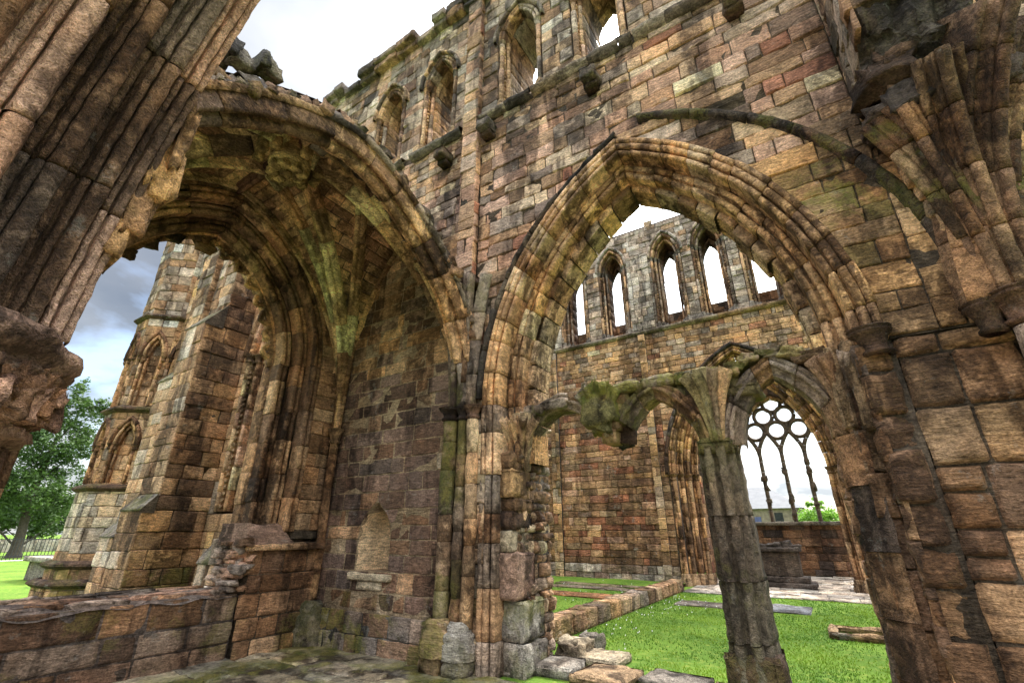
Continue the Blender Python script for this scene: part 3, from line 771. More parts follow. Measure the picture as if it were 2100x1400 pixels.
for k in range(3):
    mm=M();o=Eo(-.19*(k+1))
    pr=[(.0,-.2)]+roll(.035,-.0,.045,215,50,5)+[(.08,-.045),(.1,-.06)]+roll(.14,-.01,.035,210,20,4)+[(.19,-.02)]
    archsweep(mm,lambda u,z,b,k=k:(EX-.2*k+b,u,z),o,pr,jamb=2.75,stone=(.35,.6),pal=[(3,BRN),(2,TAN),(2,DBR)],moss=.08,step=.11)
    q=mm.build('window_order',MA,ew)
mm=M()
for k in range(3): ringcore(mm,lambda u,z,b,k=k:(EX-.2*k+b,u,z),Eo(-.19*(k+1)),[(.42,-.08),(.05,-.08),(.03,-.25)],jamb=2.75)
ringcore(mm,lambda u,z,b:(EX-.6+b,u,z),Eo(-.57),[(.3,-.02),(.03,-.02),(.03,-.3)],jamb=2.75)
mm.build('order_core',MMD,ew)
mm=M();o=Eo(-.57);archsweep(mm,lambda u,z,b:(EX-.6+b,u,z),o,[(.02,-.32),(.0,-.3),(-.0,-.02),(.03,0),(.1,.0)],jamb=2.75,stone=(.4,.6),pal=[(2,TAN),(2,BRN),(1,OCH)],moss=.1);mm.build('window_reveal',MA,ew)
# broken cusps
o=Eo(-.57);C0=(EX-.72,2.85,5.2)
def icpt(side,s,a=0):
    F,L=archF(lambda u,z,b:(EX-.72,u,z),o,side);return F(s)(a,0)
mm=M()
F,L=archF(lambda u,z,b:(EX-.72,u,z),o,1)
for s in [.15+.33*i for i in range(8)]:
    if s>L-.1: break
    p=Vector(F(s)(0.02,0));q=Vector(F(s+.13)(-.13*R(.7,1.2),0));r_=Vector(F(s+.26)(-.06,0));q2=Vector(F(s+.2)(-.16*R(.7,1.1),0))
    curvesweep(mm,[p,p.lerp(q,.6)+Vector((0,0,.0)),q,q2,r_],[(-.05,-.06),(-.03,.04),(0,.055),(.03,.04),(.05,-.06)],(EX+1,2.85,5),stone=(9,9),pal=[(2,TAN),(1,OCH)],step=.04)
curvesweep(mm,[F(s)(.01,0) for s in [L*i/14 for i in range(15)]],[(-.06,-.03),(-.05,.05),(0,.07),(.05,.05),(.06,-.03)],(EX-.72,2.85,5),stone=(.3,.5),pal=[(2,TAN),(2,BRN)])
F2_,L2=archF(lambda u,z,b:(EX-.72,u,z),o,-1)
curvesweep(mm,[F2_(s)(.01,0) for s in [L2*i/14 for i in range(15)]],[(-.06,-.03),(-.05,.06),(0,.08),(.05,.06),(.06,-.03)],(EX-.72,2.85,5),stone=(.3,.5),pal=[(2,DBR),(2,BRN)])
for s in(L2*.45,L2*.6,L2*.75,L2*.9): rock(mm,F2_(s)(-.03,0),(.07,.13,.08),(*DBR,.1),6,.3)
tip=[(EX-.72,2.62,6.42),(EX-.72,2.66,6.3),(EX-.72,2.74,6.12),(EX-.72,2.84,6.04),(EX-.72,2.72,5.98)]
curvesweep(mm,tip,[(-.06,-.08),(-.06,.06),(0,.09),(.06,.06),(.06,-.08)],(EX-.72,3.3,6.1),stone=(9,9),pal=[(2,BRN)],step=.05)
rock(mm,(EX-.72,2.76,6.05),(.07,.15,.07),(*BRN,.1),6,.3)
curvesweep(mm,[(EX-.72,2.5,6.4),(EX-.72,2.58,6.27),(EX-.72,2.68,6.18)],[(-.06,-.06),(-.06,.06),(.06,.06),(.06,-.06)],(EX-.72,3.3,6.1),stone=(9,9),pal=[(2,BRN)],step=.05)
curvesweep(mm,[(EX-.72,3.12,6.36),(EX-.72,3.2,6.16),(EX-.72,3.34,6.14),(EX-.72,3.42,6.22)],[(-.05,-.05),(-.05,.05),(.05,.05),(.05,-.05)],(EX+1,3.3,6.1),stone=(9,9),pal=[(2,TAN)],step=.05)
cu=mm.build('broken_cusps',MA,ew)
# sloped plinth top and ledge
mm=M()
k_=lambda q:(lambda _:q)
block(mm,lambda u,v,d:(EX+.22-.32*v+d*.5,u,1.42+.30*v+d*.8),lambda v:4.02+.1*v,lambda v:4.75-.1*v,0,1,(*PINK,0),.03,0,.02,.1)
block(mm,lambda u,v,d:(EX-.8*v+.15,4.0+u*0-d+.12*0,1.42+u*.3),k_(0),k_(1),0,1,(*PINK,.1),.02,0,.02,.15)
for a,b in((4.0,4.5),(4.5,4.95),(4.95,5.28)): rbox(mm,EX-.02,EX+.26,a,b-.01,1.35,1.43,(*pick([(1,TAN),(1,BRN)]),.1),cell=.08,amp=.02)
mm.build('plinth_moulding',MS,ew)
mm=M()
for i in range(46):
    z=R(.82,1.5);rock(mm,(EX+R(-.5,.12),4.12+R(-.12,.05)-(1.5-z)*.12,z),(R(.08,.2),R(.05,.12),R(.025,.06)),(*pick([(2,GREY),(2,PINK),(1,BRN)]),.15),5,.3)
mm.build('broken_edge',MS,ew)
# pale side face of the outer jamb
mm=M();wall(mm,lambda u,v,d:(u,4.12-d,v),EX-1.0,EX-.55,.6,1.5,[],(.2,.3),(.2,.4),PATCH,cell=.1);mm.build('outer_jamb',MS,ew)

# ============================================================ LOW WALL under the window
lw_=thing('low_wall','low blocky wall under the big window, its top a bed of broken rubble','low wall',(EX-.4,1.2,0))
mm=M();wall(mm,lambda u,v,d:(EX+.04+d,u,v),-2.2,4.1,-.02,.8,[],(.22,.3),(.45,.85),[(3,(.2,.15,.11)),(3,BRN),(2,DBR)],cell=.07,amp=.014,mossf=lambda x,z:.4,bev=.02,prot=(-.01,.012))
mm.build('facing',MS,lw_)
mm=M();box(mm,EX-.85,EX+.02,-2.2,4.1,0,.79)
P=[]
for j in range(64):
    for i in range(12):
        x=EX-.84+.9*i/11;y=-2.2+6.3*j/63;P.append((x,y,.785+.05*nz(x,y,0,3)+(.02 if 0<i<11 else -.02)))
grid(mm,P,12,64,(.1,.1,.1));mm.build('mortar_top',stone('pinkish_mortar',attr=False,base=(.20,.155,.13),stain=.3,white=.1),lw_)
mm=M()
for i in range(170):
    x=EX+R(-.8,-.12);y=R(-2,4.05);s=R(.07,.19);rock(mm,(x,y,.8),(s*R(.6,1),s*1.3,s*.32),(*pick([(3,GREY),(2,PINK),(1,BRN),(1,CHAR)]),.1),5,.25)
mm.build('rubble_top',MS,lw_)
mm=M()
y=-2.2
while y<4.0:
    e=min(4.05,y+R(.5,.9));rbox(mm,EX-.95,EX-.78,y,e-.012,.66,.87+R(-.01,.02),(*pick([(2,GREY),(1,BRN)]),.2),cell=.14,amp=.015);y=e
mm.build('outer_coping',MS,lw_)
# ============================================================ FOREGROUND PIER on the left
fp=thing('foreground_pier','massive deeply fluted pier close by on the left, with worn foliage capital','pier',(-4.3,0,0))
mm=M()
RL=[(.73,.0,.026),(.67,.035,.03),(.60,.06,.02),(.53,.12,.045),(.45,.13,.022),(.37,.09,.03),(.29,.2,.05),(.215,.2,.02),(.14,.17,.03),(.05,.29,.06),(-.05,.28,.024),(-.13,.22,.03),(-.24,.36,.07),(-.36,.33,.03),(-.5,.38,.08),(-.7,.42,.11),(-.95,.3,.08)]
def fpF(s,dz=0):
    Rr=5.2;th=max(0,s)/Rr
    def fn(b,a):
        r=Rr-a;X=-3.9+Rr-r*cos(th);return (X,b*(1+.0*s)+.05*s+.012,2.72+dz+r*sin(th)+(s if s<0 else 0))
    return fn
prof=[(.78,-.35),(.77,-.06)]
for (b,a,r) in RL:
    prof+=roll(b,a,r,10,170,6)
    prof+=[(b-r*1.15,a-r*.9),(b-r*1.35,a-.10)]
prof+=[(-1.1,-.2)]
# continuous voussoir courses, each order jointed separately
def sub(i0,i1):
    q=[]
    for (b,a,r) in RL[i0:i1]:
        q+=[(b+r*1.15,a-r*1.7),(b+r*1.05,a-r*.5)]+roll(b,a,r,25,155,6)+[(b-r*1.05,a-r*.5),(b-r*1.15,a-r*1.7)]
    q=[(q[0][0]+.005,q[0][1]-.12)]+q+[(q[-1][0]-.004,q[-1][1]-.14)]
    return q
CPAL=[(3,PINK),(2,BRN),(2,GREY),(.7,DBR)]
k=0
for i0,i1 in((0,3),(3,6),(6,9),(9,12),(12,14),(14,17)):
    mm=M();sweep(mm,fpF,0,4.6,sub(i0,i1),stone=(.9,1.7),pal=CPAL,step=.05,amp=.008,wear=.010,gap=.010);mm.build('moulded_rib',MC,fp)
mm=M();P=[]
for j in range(40):
    fn=fpF(4.6*j/39)
    for (b,a) in((.74,-.45),(.72,-.06),(.5,-.02),(.3,.06),(.1,.1),(-.2,.2),(-.6,.3),(-1.1,.3),(-1.2,-.5)): P.append(fn(b,a))
grid(mm,P,9,40,(.1,.1,.1));mm.build('rib_core',MMD,fp)
# broken vault fragments clinging to its inner side
mm=M()
for (s,b,a,sx,sy,sz) in((1.75,.82,-.12,.12,.05,.3),(1.45,.80,-.15,.14,.085,.28),(1.1,.78,-.15,.14,.085,.26),(.85,.74,-.12,.14,.06,.2)):
    x,y,z=fpF(s)(b,a);rock(mm,(x,y,z),(sx,sy,sz),(*pick([(2,BRN),(1,OCH)]),.2),9,.3)
mm.build('vault_fragment',MC,fp)
mm=M();cx,cy,cz=-4.28,.02,2.72
lathe(mm,cx,cy,[(.72,2.02),(.74,2.08),(.8,2.1),(.8,2.16),(.72,2.2),(.73,2.34),(.78,2.42),(.86,2.47),(.83,2.5),(.9,2.53),(.93,2.58),(.92,2.64),(.86,2.67),(.84,2.72),(.3,2.76)],(*PINK,.0),72,amp=.035,ns=5)
cpt=mm.build('capital',MC,fp)
mm=M()
for k in range(13):
    a=rad(-50+k*10.5);r=.80
    for (dz,s) in((2.3,.085),(2.4,.07)):
        aa=a+(.09 if dz>2.35 else 0);rock(mm,(cx+r*cos(aa),cy+r*sin(aa),dz+R(-.03,.03)),(.075,.075,s),(*pick([(2,PINK),(1,BRN)]),0),8,.45)
mm.build('carved_leaf',MC,cpt)
mm=M()
for k in range(14):
    a=rad(-70+k*11);r=.66;shaft(mm,cx+r*cos(a),cy+r*sin(a),.35,2.06,.085 if k%2 else .06,[(3,DBR),(3,BRN),(1,PINK)],drum=(.4,.7),n=10,amp=.012)
lathe(mm,cx,cy,[(.66,0),(.66,2.05)],(*DBR,0),30,amp=.01)
mm.build('shafts',MC,fp)
mm=M();lathe(mm,cx,cy,[(.98,0),(.98,.15),(.88,.18),(.9,.26),(.8,.32),(.78,.4)],(*BRN,.2),40,amp=.02);mm.build('base',MC,fp)

# ============================================================ RIGHT SPRINGER and wall stump
rs=thing('vault_springer','fan of broken vault ribs rising from a capital on the right-hand wall','vault springer',(1.68,D-.2,3.2))
SP=[(3,BRN),(2,(.26,.17,.09)),(2,DBR)]
bx,by=1.70,5.14
def gothrib(m,p0,dirx,diry,Rr,zlen,w,pal,moss):
    tx,ty=-diry,dirx
    def F(s):
        th=max(0,s)/Rr
        h=Rr*(1-cos(th));z=Rr*sin(th)
        return lambda a,b:(p0[0]+tx*a+dirx*(h+b*cos(th)),p0[1]+ty*a+diry*(h+b*cos(th)),p0[2]+z-b*sin(th))
    pr=[(-w*1.05,-w*2.6),(-w*1.05,-w*.6)]+roll(-w*.86,-w*.35,w*.2,190,20,5)+[(-w*.6,-w*.45),(-w*.42,-w*.1)]+roll(-w*.3,w*.12,w*.13,200,40,3)+roll(0,w*.42,w*.3,170,10,6)+roll(w*.3,w*.12,w*.13,140,-20,3)+[(w*.42,-w*.1),(w*.6,-w*.45)]+roll(w*.86,-w*.35,w*.2,160,-10,5)+[(w*1.05,-w*.6),(w*1.05,-w*2.6)]
    sweep(m,F,0,zlen,pr,stone=(.42,.62),pal=pal,moss=moss,step=.1,amp=.006,wear=.006)
for (dx,dy,Rr,r,z1,ms) in((-.93,-.36,4.6,.18,2.1,.6),(-.6,-.8,5.2,.17,2.0,.15),(.0,-1,4.6,.17,2.3,.0),(.6,-.8,4.4,.17,2.6,.0),(.97,-.25,4.5,.15,2.6,.0)):
    mm=M();gothrib(mm,(bx+.09*dx,by+.09*dy,3.42),dx,dy,Rr,z1,r,SP,ms);mm.build('broken_rib',MC,rs)
mm=M()
for z in [3.5+.2*i for i in range(11)]:
    w=.1+(z-3.4)*.13
    for k in range(4):
        rock(mm,(bx-w*.8+k*w*.6,D-.06-.05*(z-3.4),z),(w*.45,.1,.14),(*pick([(2,TAN),(1,PALE),(2,BRN)]),.1),7,.2)
mm.build('filling',MS,rs)
mm=M();capital(mm,bx-.02,by-.02,3.45,.12,(*pick([(1,DBR)]),.15),.3,20,.02)
for q in(-.22,.2): capital(mm,bx+q,by+.05,3.43,.09,(*DBR,.15),.3,14,.012)
mm.build('capital',MC,rs)
mm=M();shaft(mm,bx-.02,by-.05,.3,3.14,.12,[(3,GREY),(2,BRN),(1,CHAR)],n=14,amp=.012);shaft(mm,bx+.2,by+.05,.3,3.14,.09,SCR,n=12,amp=.012);base(mm,bx+.05,by-.02,0,.17,(*BRN,.2),.35,16,.02)
mm.build('shaft',MC,rs)
st=thing('wall_stump','projecting stump of cross wall with a dark eroded underside above the rib fan','wall stump',(1.7,D-.4,6.5))
mm=M()
UP=[(3,GREY),(2,BRN),(2,TAN),(1,CHAR)]
wall(mm,lambda u,v,d:(1.22-d,u,v),4.42,D,6.2,9.5,[],(.24,.36),(.3,.5),UP,cell=.1,amp=.02,mossf=lambda x,z:.2)
wall(mm,lambda u,v,d:(u,4.42-d,v),1.22,2.1,6.5,9.5,[],(.26,.4),(.3,.5),UP,cell=.1,amp=.02)
wall(mm,lambda u,v,d:(2.1+d,u,v),4.42,D,6.2,9.5,[],(.26,.4),(.3,.5),UP,cell=.14)
mm.build('masonry',MS,st)
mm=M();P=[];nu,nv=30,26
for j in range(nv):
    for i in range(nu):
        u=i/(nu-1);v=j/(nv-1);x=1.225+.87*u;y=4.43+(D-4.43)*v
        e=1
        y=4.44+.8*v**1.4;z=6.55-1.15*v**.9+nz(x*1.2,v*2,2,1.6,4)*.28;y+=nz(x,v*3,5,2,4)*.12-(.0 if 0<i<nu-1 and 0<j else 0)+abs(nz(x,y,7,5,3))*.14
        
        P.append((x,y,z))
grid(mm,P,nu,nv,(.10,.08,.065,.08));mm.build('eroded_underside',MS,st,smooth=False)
mm=M();box(mm,1.25,2.07,4.45,D,6.5,9.45);box(mm,1.25,2.07,4.85,D,5.95,6.5);mm.build('core',MMD,st)
mm=M()
for i in range(16): rock(mm,(R(1.3,2.05),R(4.8,5.3),R(5.45,6.1)),(R(.12,.25),R(.12,.2),R(.08,.16)),(*pick([(2,CHAR),(2,DBR),(1,BRN)]),.08),8,.35)
mm.build('rough_stones',MS,st)
for (x,y,z,s) in((2.35,5.0,6.1,.3),): pass
# ============================================================ LOW SCREEN in the great arch
sc=thing('screen_arcade','broken mossy stone screen of small pointed arches standing inside the great arch','stone screen',(-1,D+.6,0))
Y0=D+.42;HS=lambda u,z,b:(u,Y0-b,z)
SA=[op(-2.92,.6,-1,2.5,3.22),op(-1.58,.47,-1,2.45,3.19),op(-.22,.42,-1,2.5,3.24)]
ringp=[(.22,-.4),(.22,-.02),(.19,.03),(.16,.0)]+roll(.12,.01,.03,200,20,4)+[(.08,-.02),(.05,-.06)]+roll(.03,-.08,.03,120,220,4)+[(-.005,-.14),(-.005,-.3),(.03,-.36),(.03,-.42)]
def ring(o,sides,t0=None,ms=.7,pal=SCR):
    mm=M()
    for sd in sides:
        F,L=archF(HS,o,sd);a=0
        if t0 and sd in t0:a=L*t0[sd]
        sweep(mm,F,a,L,ringp,stone=(.28,.42),pal=pal,moss=ms,step=.06,amp=.012,wear=.01,gap=.006)
    return mm
ring(SA[0],(-1,1),{1:.2},.45,[(3,GREY),(2,BRN),(1,CHAR)]).build('small_arch',MC,sc)
ring(SA[1],(-1,1),{-1:.45},.45).build('small_arch',MC,sc)
ring(SA[2],(-1,1),None,.12,[(3,BRN),(2,GREY),(2,TAN)]).build('small_arch',MC,sc)
def top_(x):
    if x<-2.2: return 3.45-.12*max(0,(-2.2-x))**1.5
    return 3.44 if x<-.75 else 3.2
so_=[]
for o,e in zip(SA,(.2,.2,.2)):
    q=op(o['xc'],o['a']+e,-1,o['spring'],o['apex']+.26);so_.append(q)
mm=M();wall(mm,lambda u,v,d:(u,Y0-d*.5,v),-3.5,-.66,2.85,3.45,[],(.28,.32),(.4,.8),[(3,GREY),(2,OLV),(1,BRN)],cell=.07,amp=.02,colf=None,top=lambda x:top_(x)) if False else None
# top course: irregular flat stones following the rings
x=-3.6
while x<-.7:
    e=x+R(.3,.5);zt=top_((x+e)/2);zb=zt-.13
    rbox(mm,x,e-.008,Y0-.05,Y0+.44,zb+R(-.02,.01),zt+R(-.015,.02),(*pick([(3,GREY),(2,OLV),(1,BRN)]),.85),cell=.06,amp=.022,bev=.03);x=e
for o in((-.42,.1),(-.1,.3)): pass
for (x,z,s) in((-.72,3.38,.12),(-.58,3.44,.1),(-.4,3.5,.09),(-.2,3.53,.1),(.02,3.5,.1),(.2,3.4,.12)):
    rock(mm,(x,Y0+.15,z-.03),(s*1.3,.22,s*.6),(*pick(SCR),.7),8,.3)
mm.build('top_course',MC,sc)
for o in(0,1):   # masonry between rings
    mm=M()
    xc=(-2.22,-.92)[o]
    for z in(2.75,2.92,3.08,3.2): 
        w=(.12,.2,.28,.36)[(2.75,2.92,3.08,3.2).index(z)] if o else (.1,.16,.24,.32)[(2.75,2.92,3.08,3.2).index(z)]
        rbox(mm,xc-w,xc+w,Y0-.01,Y0+.38,z-.08,z+.1,(*pick(SCR),.5),cell=.06,amp=.02,bev=.03)
    mm.build('spandrel',MC,sc)
def fan(x,zb,h,ms,pal,name,Rr=.9,r=.062,dirs=((-.85,-.53),(-.35,-.94),(.35,-.94),(.85,-.53)),y=None,par=sc):
    mm=M();y=Y0-.0 if y is None else y
    for (dx,dy) in dirs: ribsweep(mm,(x+.03*dx,y+.03*dy,zb),dx,dy,Rr,h,r*R(.9,1.15),pal,moss=ms,stone=(2,3))
    lathe(mm,x,y+.05,[(.03,zb-.06),(.09,zb),(.12,zb+h*.4),(.2,zb+h*.8),(.22,zb+h)],(*pick(pal),ms),12,amp=.02)
    return mm.build(name,MC,par)
fan(-.9,2.55,.86,.55,[(2,GREY),(2,OLV),(1,TAN)],'springer',1.3)
fan(.38,2.55,.8,.25,[(2,BRN),(1,GREY)],'springer',1.2)
fan(-3.56,2.42,.78,.05,[(3,PALE),(2,TAN)],'springer',.75,r=.07,dirs=((-.5,-.85),(.1,-.99),(.6,-.8),(.9,-.4)))
# hanging springer that has lost its pier
mm=M();hc=(*OLV,1)
for (dx,dy,r,h) in((-.9,-.43,.10,.6),(-.3,-.95,.085,.64),(.45,-.9,.10,.66),(.95,-.3,.10,.6)):
    ribsweep(mm,(-2.30+.05*dx,Y0-.02,2.84),dx,dy,.75,h,r,[(1,GREY),(1,OLV)],moss=1,stone=(3,3))
rock(mm,(-2.3,Y0+.02,3.14),(.24,.2,.26),(*OLV,.9),10,.25)
rock(mm,(-2.3,Y0-.06,2.9),(.13,.14,.12),(*OLV,.9),8,.3)
mm.build('hanging_springer',MC,sc)
mm=M();rock(mm,(-2.1,Y0+.3,3.0),(.17,.15,.3),(*DBR,.2),9,.25);rock(mm,(-2.12,Y0+.32,2.76),(.1,.1,.1),(*CHAR,.1),8,.35);mm.build('hanging_stub',MC,sc)
# pier
def loopsweep(m,cx,cy,prof,z0,z1,**k):
    def F(s):
        w=1+.10*(1-min(1,s/2.4))
        return lambda a,b:(cx+a*w,cy+b*w,z0+s)
    sweep(m,F,0,z1-z0,prof,**k)
pp=[(-.2,.25),(-.21,-.03),(-.16,-.08),(-.2,-.13),(-.17,-.2),(-.12,-.17)]+roll(-.08,-.24,.045,160,380,5)+[(-.025,-.17),(.01,-.17)]+roll(.06,-.235,.045,160,380,5)+[(.11,-.16),(.16,-.19),(.19,-.12),(.15,-.07),(.2,-.02),(.2,.25),(-.2,.25)]
mm=M();loopsweep(mm,-.93,Y0+.17,pp,0,2.5,stone=(.45,.75),pal=[(3,(.085,.072,.05)),(2,(.12,.085,.055)),(1,(.06,.05,.04))],step=.05,amp=.014,wear=.012,moss=.3)
mm.build('pier',MC,sc)
mm=M();rbox(mm,-1.13,-.74,Y0-.07,Y0+.4,2.42,2.58,(*DBR,.5),cell=.06,amp=.03,bev=.03);mm.build('pier_cap',MC,sc)
mm=M();rbox(mm,-1.17,-.67,Y0-.12,Y0+.44,-.05,.5,(*DBR,.35),cell=.06,amp=.03,bev=.05);mm.build('pier_foot',MC,sc)
# right respond: slender jamb pieces
mm=M();rbox(mm,.30,.42,Y0-.18,Y0+.2,2.55,3.4,TAN,cell=.08,amp=.02);rbox(mm,.45,.62,Y0-.24,Y0+.1,2.5,3.42,(*TAN,.05),cell=.08,amp=.02);mm.build('respond',MC,sc)
mm=M();loopsweep(mm,.3,Y0+.2,[(.1,.25),(-.08,.22),(-.06,.1),(-.1,.02),(-.05,-.08),(-.08,-.16),(-.02,-.2),(.04,-.3),(.15,-.35)],0,2.5,stone=(.4,.6),pal=BIG,step=.08,amp=.02);mm.build('respond_shaft',MC,sc)
# ============================================================ OPPOSITE CHOIR WALL
Y2=17.0
fw_=thing('opposite_choir_wall','sunny far choir wall with a pointed arch and tall shafted lancets seen through the great arch','ruined wall',(-3,Y2+.6,0))
fO=lambda u,v,d:(u,Y2-d,v);HO=lambda u,z,b:(u,Y2-b,z)
B=op(-1.69,2.72,-1,3.45,7.72)
CX=(-9.4,-7.62,-5.82,-3.50,-1.86,-.22,1.42)
OW=[op(x,.62,8.98,12.15,13.2) for x in CX]
mm=M()
wall(mm,fO,-12,-4.45,.55,6.3,[B],(.18,.28),(.35,.85),FARB,cell=.25)
wall(mm,fO,-12,-4.45,-.02,.55,[B],(.22,.3),(.4,.8),[(3,LGREY),(2,PINK)],cell=.2,mossf=lambda x,z:.2)
wall(mm,fO,-12,5,6.3,8.9,[B],(.16,.24),(.25,.6),FARU,cell=.25,mossf=lambda x,z:.15)
wall(mm,fO,-4.45,5,3.4,6.3,[B],(.16,.24),(.25,.6),FARU,cell=.25)
wall(mm,fO,.9,5,0,3.4,[B],(.2,.3),(.3,.6),FARB,cell=.3)
wall(mm,fO,-12,5,8.98,14.0,OW,(.2,.3),(.25,.6),[(3,GREY),(2,LGREY),(1,TAN)],cell=.22,top=lambda x:13.8+nz(x*1.2,0,2,1,3)*.16,prot=(-.01,.03))
mm.build('masonry',MF,fw_)
mm=M();core(mm,fO,-12,-4.45,0,8.95,[],1.3,-.02);core(mm,fO,-4.45,5,0,8.95,[B],1.3,-.02);core(mm,fO,-12,5,8.95,13.8,OW,.9);mm.build('wall_core',MMD,fw_)
# string course
mm=M();x=-12
while x<5:
    e=x+R(.6,1.1);P=[];c=(*pick([(3,GREY),(1,CHAR),(1,TAN)]),.2)
    for t in range(4):
        xx=x+(e-x-.01)*t/3
        for (o_,h_) in((0,-.1),(.06,-.09),(.15,-.01),(.15,.05),(0,.1)): P.append((xx,Y2-o_*R(.85,1.1),8.92+h_))
    grid(mm,P,5,4,c);x=e
mm.build('string_course',MF,fw_)
# outer skin with glazing lancets
LW=[op(x,.36,9.95,11.75,12.65) for x in(-9.5,-7.76,-5.9,-3.57,-1.9,-.22,1.45)]
fP=lambda u,v,d:(u,Y2+1.05-d,v)
mm=M();wall(mm,fP,-12,5,8.95,13.6,LW,(.25,.35),(.3,.6),[(3,TAN),(2,BRN),(1,GREY)],cell=.3);mm.build('outer_skin',MF,fw_)
mm=M();core(mm,fP,-12,5,8.95,13.7,LW,.22,-.01);mm.build('outer_skin_core',MMD,fw_)
for o in OW:
    mm=M()
    for kk,(da,db) in enumerate(((-.13,0),(-.24,-.2))):
        q=dict(o);q['a']+=da;q['R']+=da
        archsweep(mm,lambda u,z,b,db=db:(u,Y2-db*-1*-1-b if False else Y2-db-b,z),q,[(.0,-.2)]+roll(.035,.0,.045,210,40,4)+[(.08,-.04),(.14,-.03)],stone=(.25,.4),pal=[(3,TAN),(2,BRN),(2,GREY)],step=.15)
    wn=mm.build('window_arch',MA,fw_)
    mm=M();archsweep(mm,HO,o,[(.0,-.02),(.0,.06),(.05,.1),(.1,.06),(.11,-.02)],stone=(.4,.6),pal=[(3,GREY),(2,LGREY)],step=.15);mm.build('hood_mould',MA,wn)
    mm=M();q=dict(o);q['a']-=.26;q['R']-=.26;archsweep(mm,lambda u,z,b:(u,Y2+.4-b,z),q,[(0,-.62),(0,0),(.2,.01)],stone=(.3,.5),jamb=3.1,pal=[(3,DBR),(2,BRN)],step=.3);mm.build('reveal',MA,wn)
    for sd in(-1,1):
        for (dx,dy,r) in((.56,.0,.05),(.44,.16,.05),(.33,.3,.045)):
            mm=M();shaft(mm,o['xc']+sd*dx,Y2+dy,9.2,12.0,r,[(3,TAN),(2,GREY),(1,BRN),(1,DBR)],n=7,drum=(.4,.8));capital(mm,o['xc']+sd*dx,Y2+dy,12.17,r,(*GREY,0),.2,8);base(mm,o['xc']+sd*dx,Y2+dy,8.98,r,(*GREY,0),.25,8);mm.build('jamb_shaft',MA,wn)
        mm=M();z=9.25
        while z<12: rock(mm,(o['xc']+sd*.5,Y2+.06,z),(.035,.03,.04),(*pick([(1,DBR),(1,TAN)]),0),3,.3);z+=.12
        mm.build('dog_tooth',MA,wn)
# pale wall strips between pairs (ashlar patches)
mm=M()
for (a,b) in((-5.12,-4.2),(-8.9,-8.3)):
    wall(mm,lambda u,v,d:(u,Y2-.12-d,v),a,b,9.0,12.4,[],(.22,.34),(.2,.35),[(4,LGREY),(1,GREY)],cell=.2);box(mm,a+.02,b-.02,Y2-.1,Y2,9.0,12.4)
mm.build('pier_face',MF,fw_)
mm=M()
for (a,b) in((-8.95,-8.6),(-4.95,-4.68)):
    wall(mm,lambda u,v,d:(u,Y2-.16-d,v),a,b,0,8.8,[],(.25,.4),(.2,.35),FARU,cell=.2,mossf=lambda x,z:.25);box(mm,a+.02,b-.02,Y2-.14,Y2,0,8.8)
mm.build('pilaster_strip',MF,fw_)
# far arcade arch
for k in range(4):
    mm=M();q=dict(B);da=-.2*(k+1);q['a']+=da;q['R']+=da
    archsweep(mm,lambda u,z,b,k=k:(u,Y2+.22*k-b,z),q,[(.0,-.22)]+roll(.04,.0,.05,215,50,4)+[(.09,-.05)]+roll(.15,-.01,.04,210,20,4)+[(.2,-.03)],stone=(.3,.5),pal=[(3,OCH),(3,TAN),(2,BRN),(1,DBR)],step=.14)
    mm.build('arch_order',MA,fw_)
    for sd in(-1,1):
        xx=B['xc']+sd*(B['a']+da+.06);yy=Y2+.22*k+.02
        for (ox,oy,r) in((0,0,.075),(.1*sd,.0,.045)):
            mm=M();shaft(mm,xx+ox,yy+oy,.35,3.25,r,[(3,BRN),(3,TAN),(1,DBR),(1,OCH)],n=10);capital(mm,xx+ox,yy+oy,3.47,r,(*BRN,0),.22,12);base(mm,xx+ox,yy+oy,0,r,(*TAN,.1),.35,12);mm.build('jamb_shaft',MA,fw_)
mm=M();archsweep(mm,HO,B,[(.0,-.02),(.0,.06),(.06,.11),(.12,.06),(.13,-.02)],stone=(.5,.8),pal=[(3,CHAR),(2,DBR)],step=.15);mm.build('hood_mould',MA,fw_)
mm=M()
for sd in(-1,1):
    x0=B['xc']+sd*(B['a']-.8);wall(mm,lambda u,v,d:(x0-sd*(.0+d),u,v),Y2+.85,Y2+1.3,0,3.45,[],(.3,.4),(.3,.5),FARB,cell=.2)
mm.build('inner_jamb',MF,fw_)

# ============================================================ FAR AISLE WALL with tracery window
Y3=23.0
aw=thing('far_aisle_wall','dark aisle wall under an open bar-tracery window behind the slab tomb','ruined wall',(-1,Y3+.4,0))
TW=op(-1.2,1.75,1.98,4.7,7.25)
fT=lambda u,v,d:(u,Y3-d,v)
mm=M();wall(mm,fT,-9,6,0,9.0,[TW],(.22,.34),(.35,.8),[(3,DBR),(2,BRN),(1,CHAR)],cell=.3);mm.build('masonry',MF,aw)
mm=M();core(mm,fT,-9,6,0,9,[TW],.7);mm.build('wall_core',MMD,aw)
mm=M();q=dict(TW);q['a']-=.12;q['R']-=.12
archsweep(mm,lambda u,z,b:(u,Y3+.1-b,z),q,[(0,-.4),(0,0),(.06,.06),(.14,.02)],jamb=2.7,stone=(.3,.5),pal=[(2,TAN),(2,BRN)],step=.15);mm.build('window_arch',MA,aw)
wt=M();rbox(wt,-3.1,.7,Y3-.1,Y3+.5,1.84,1.98,(*GREY,.2),cell=.2);wt.build('sill',MF,aw)
bar=[(-.06,-.14),(-.08,0),(-.05,.07),(0,.11),(.05,.07),(.08,0),(.06,-.14)]
Yt=Y3+.3;Cb=(-1.2,Yt-60,5)
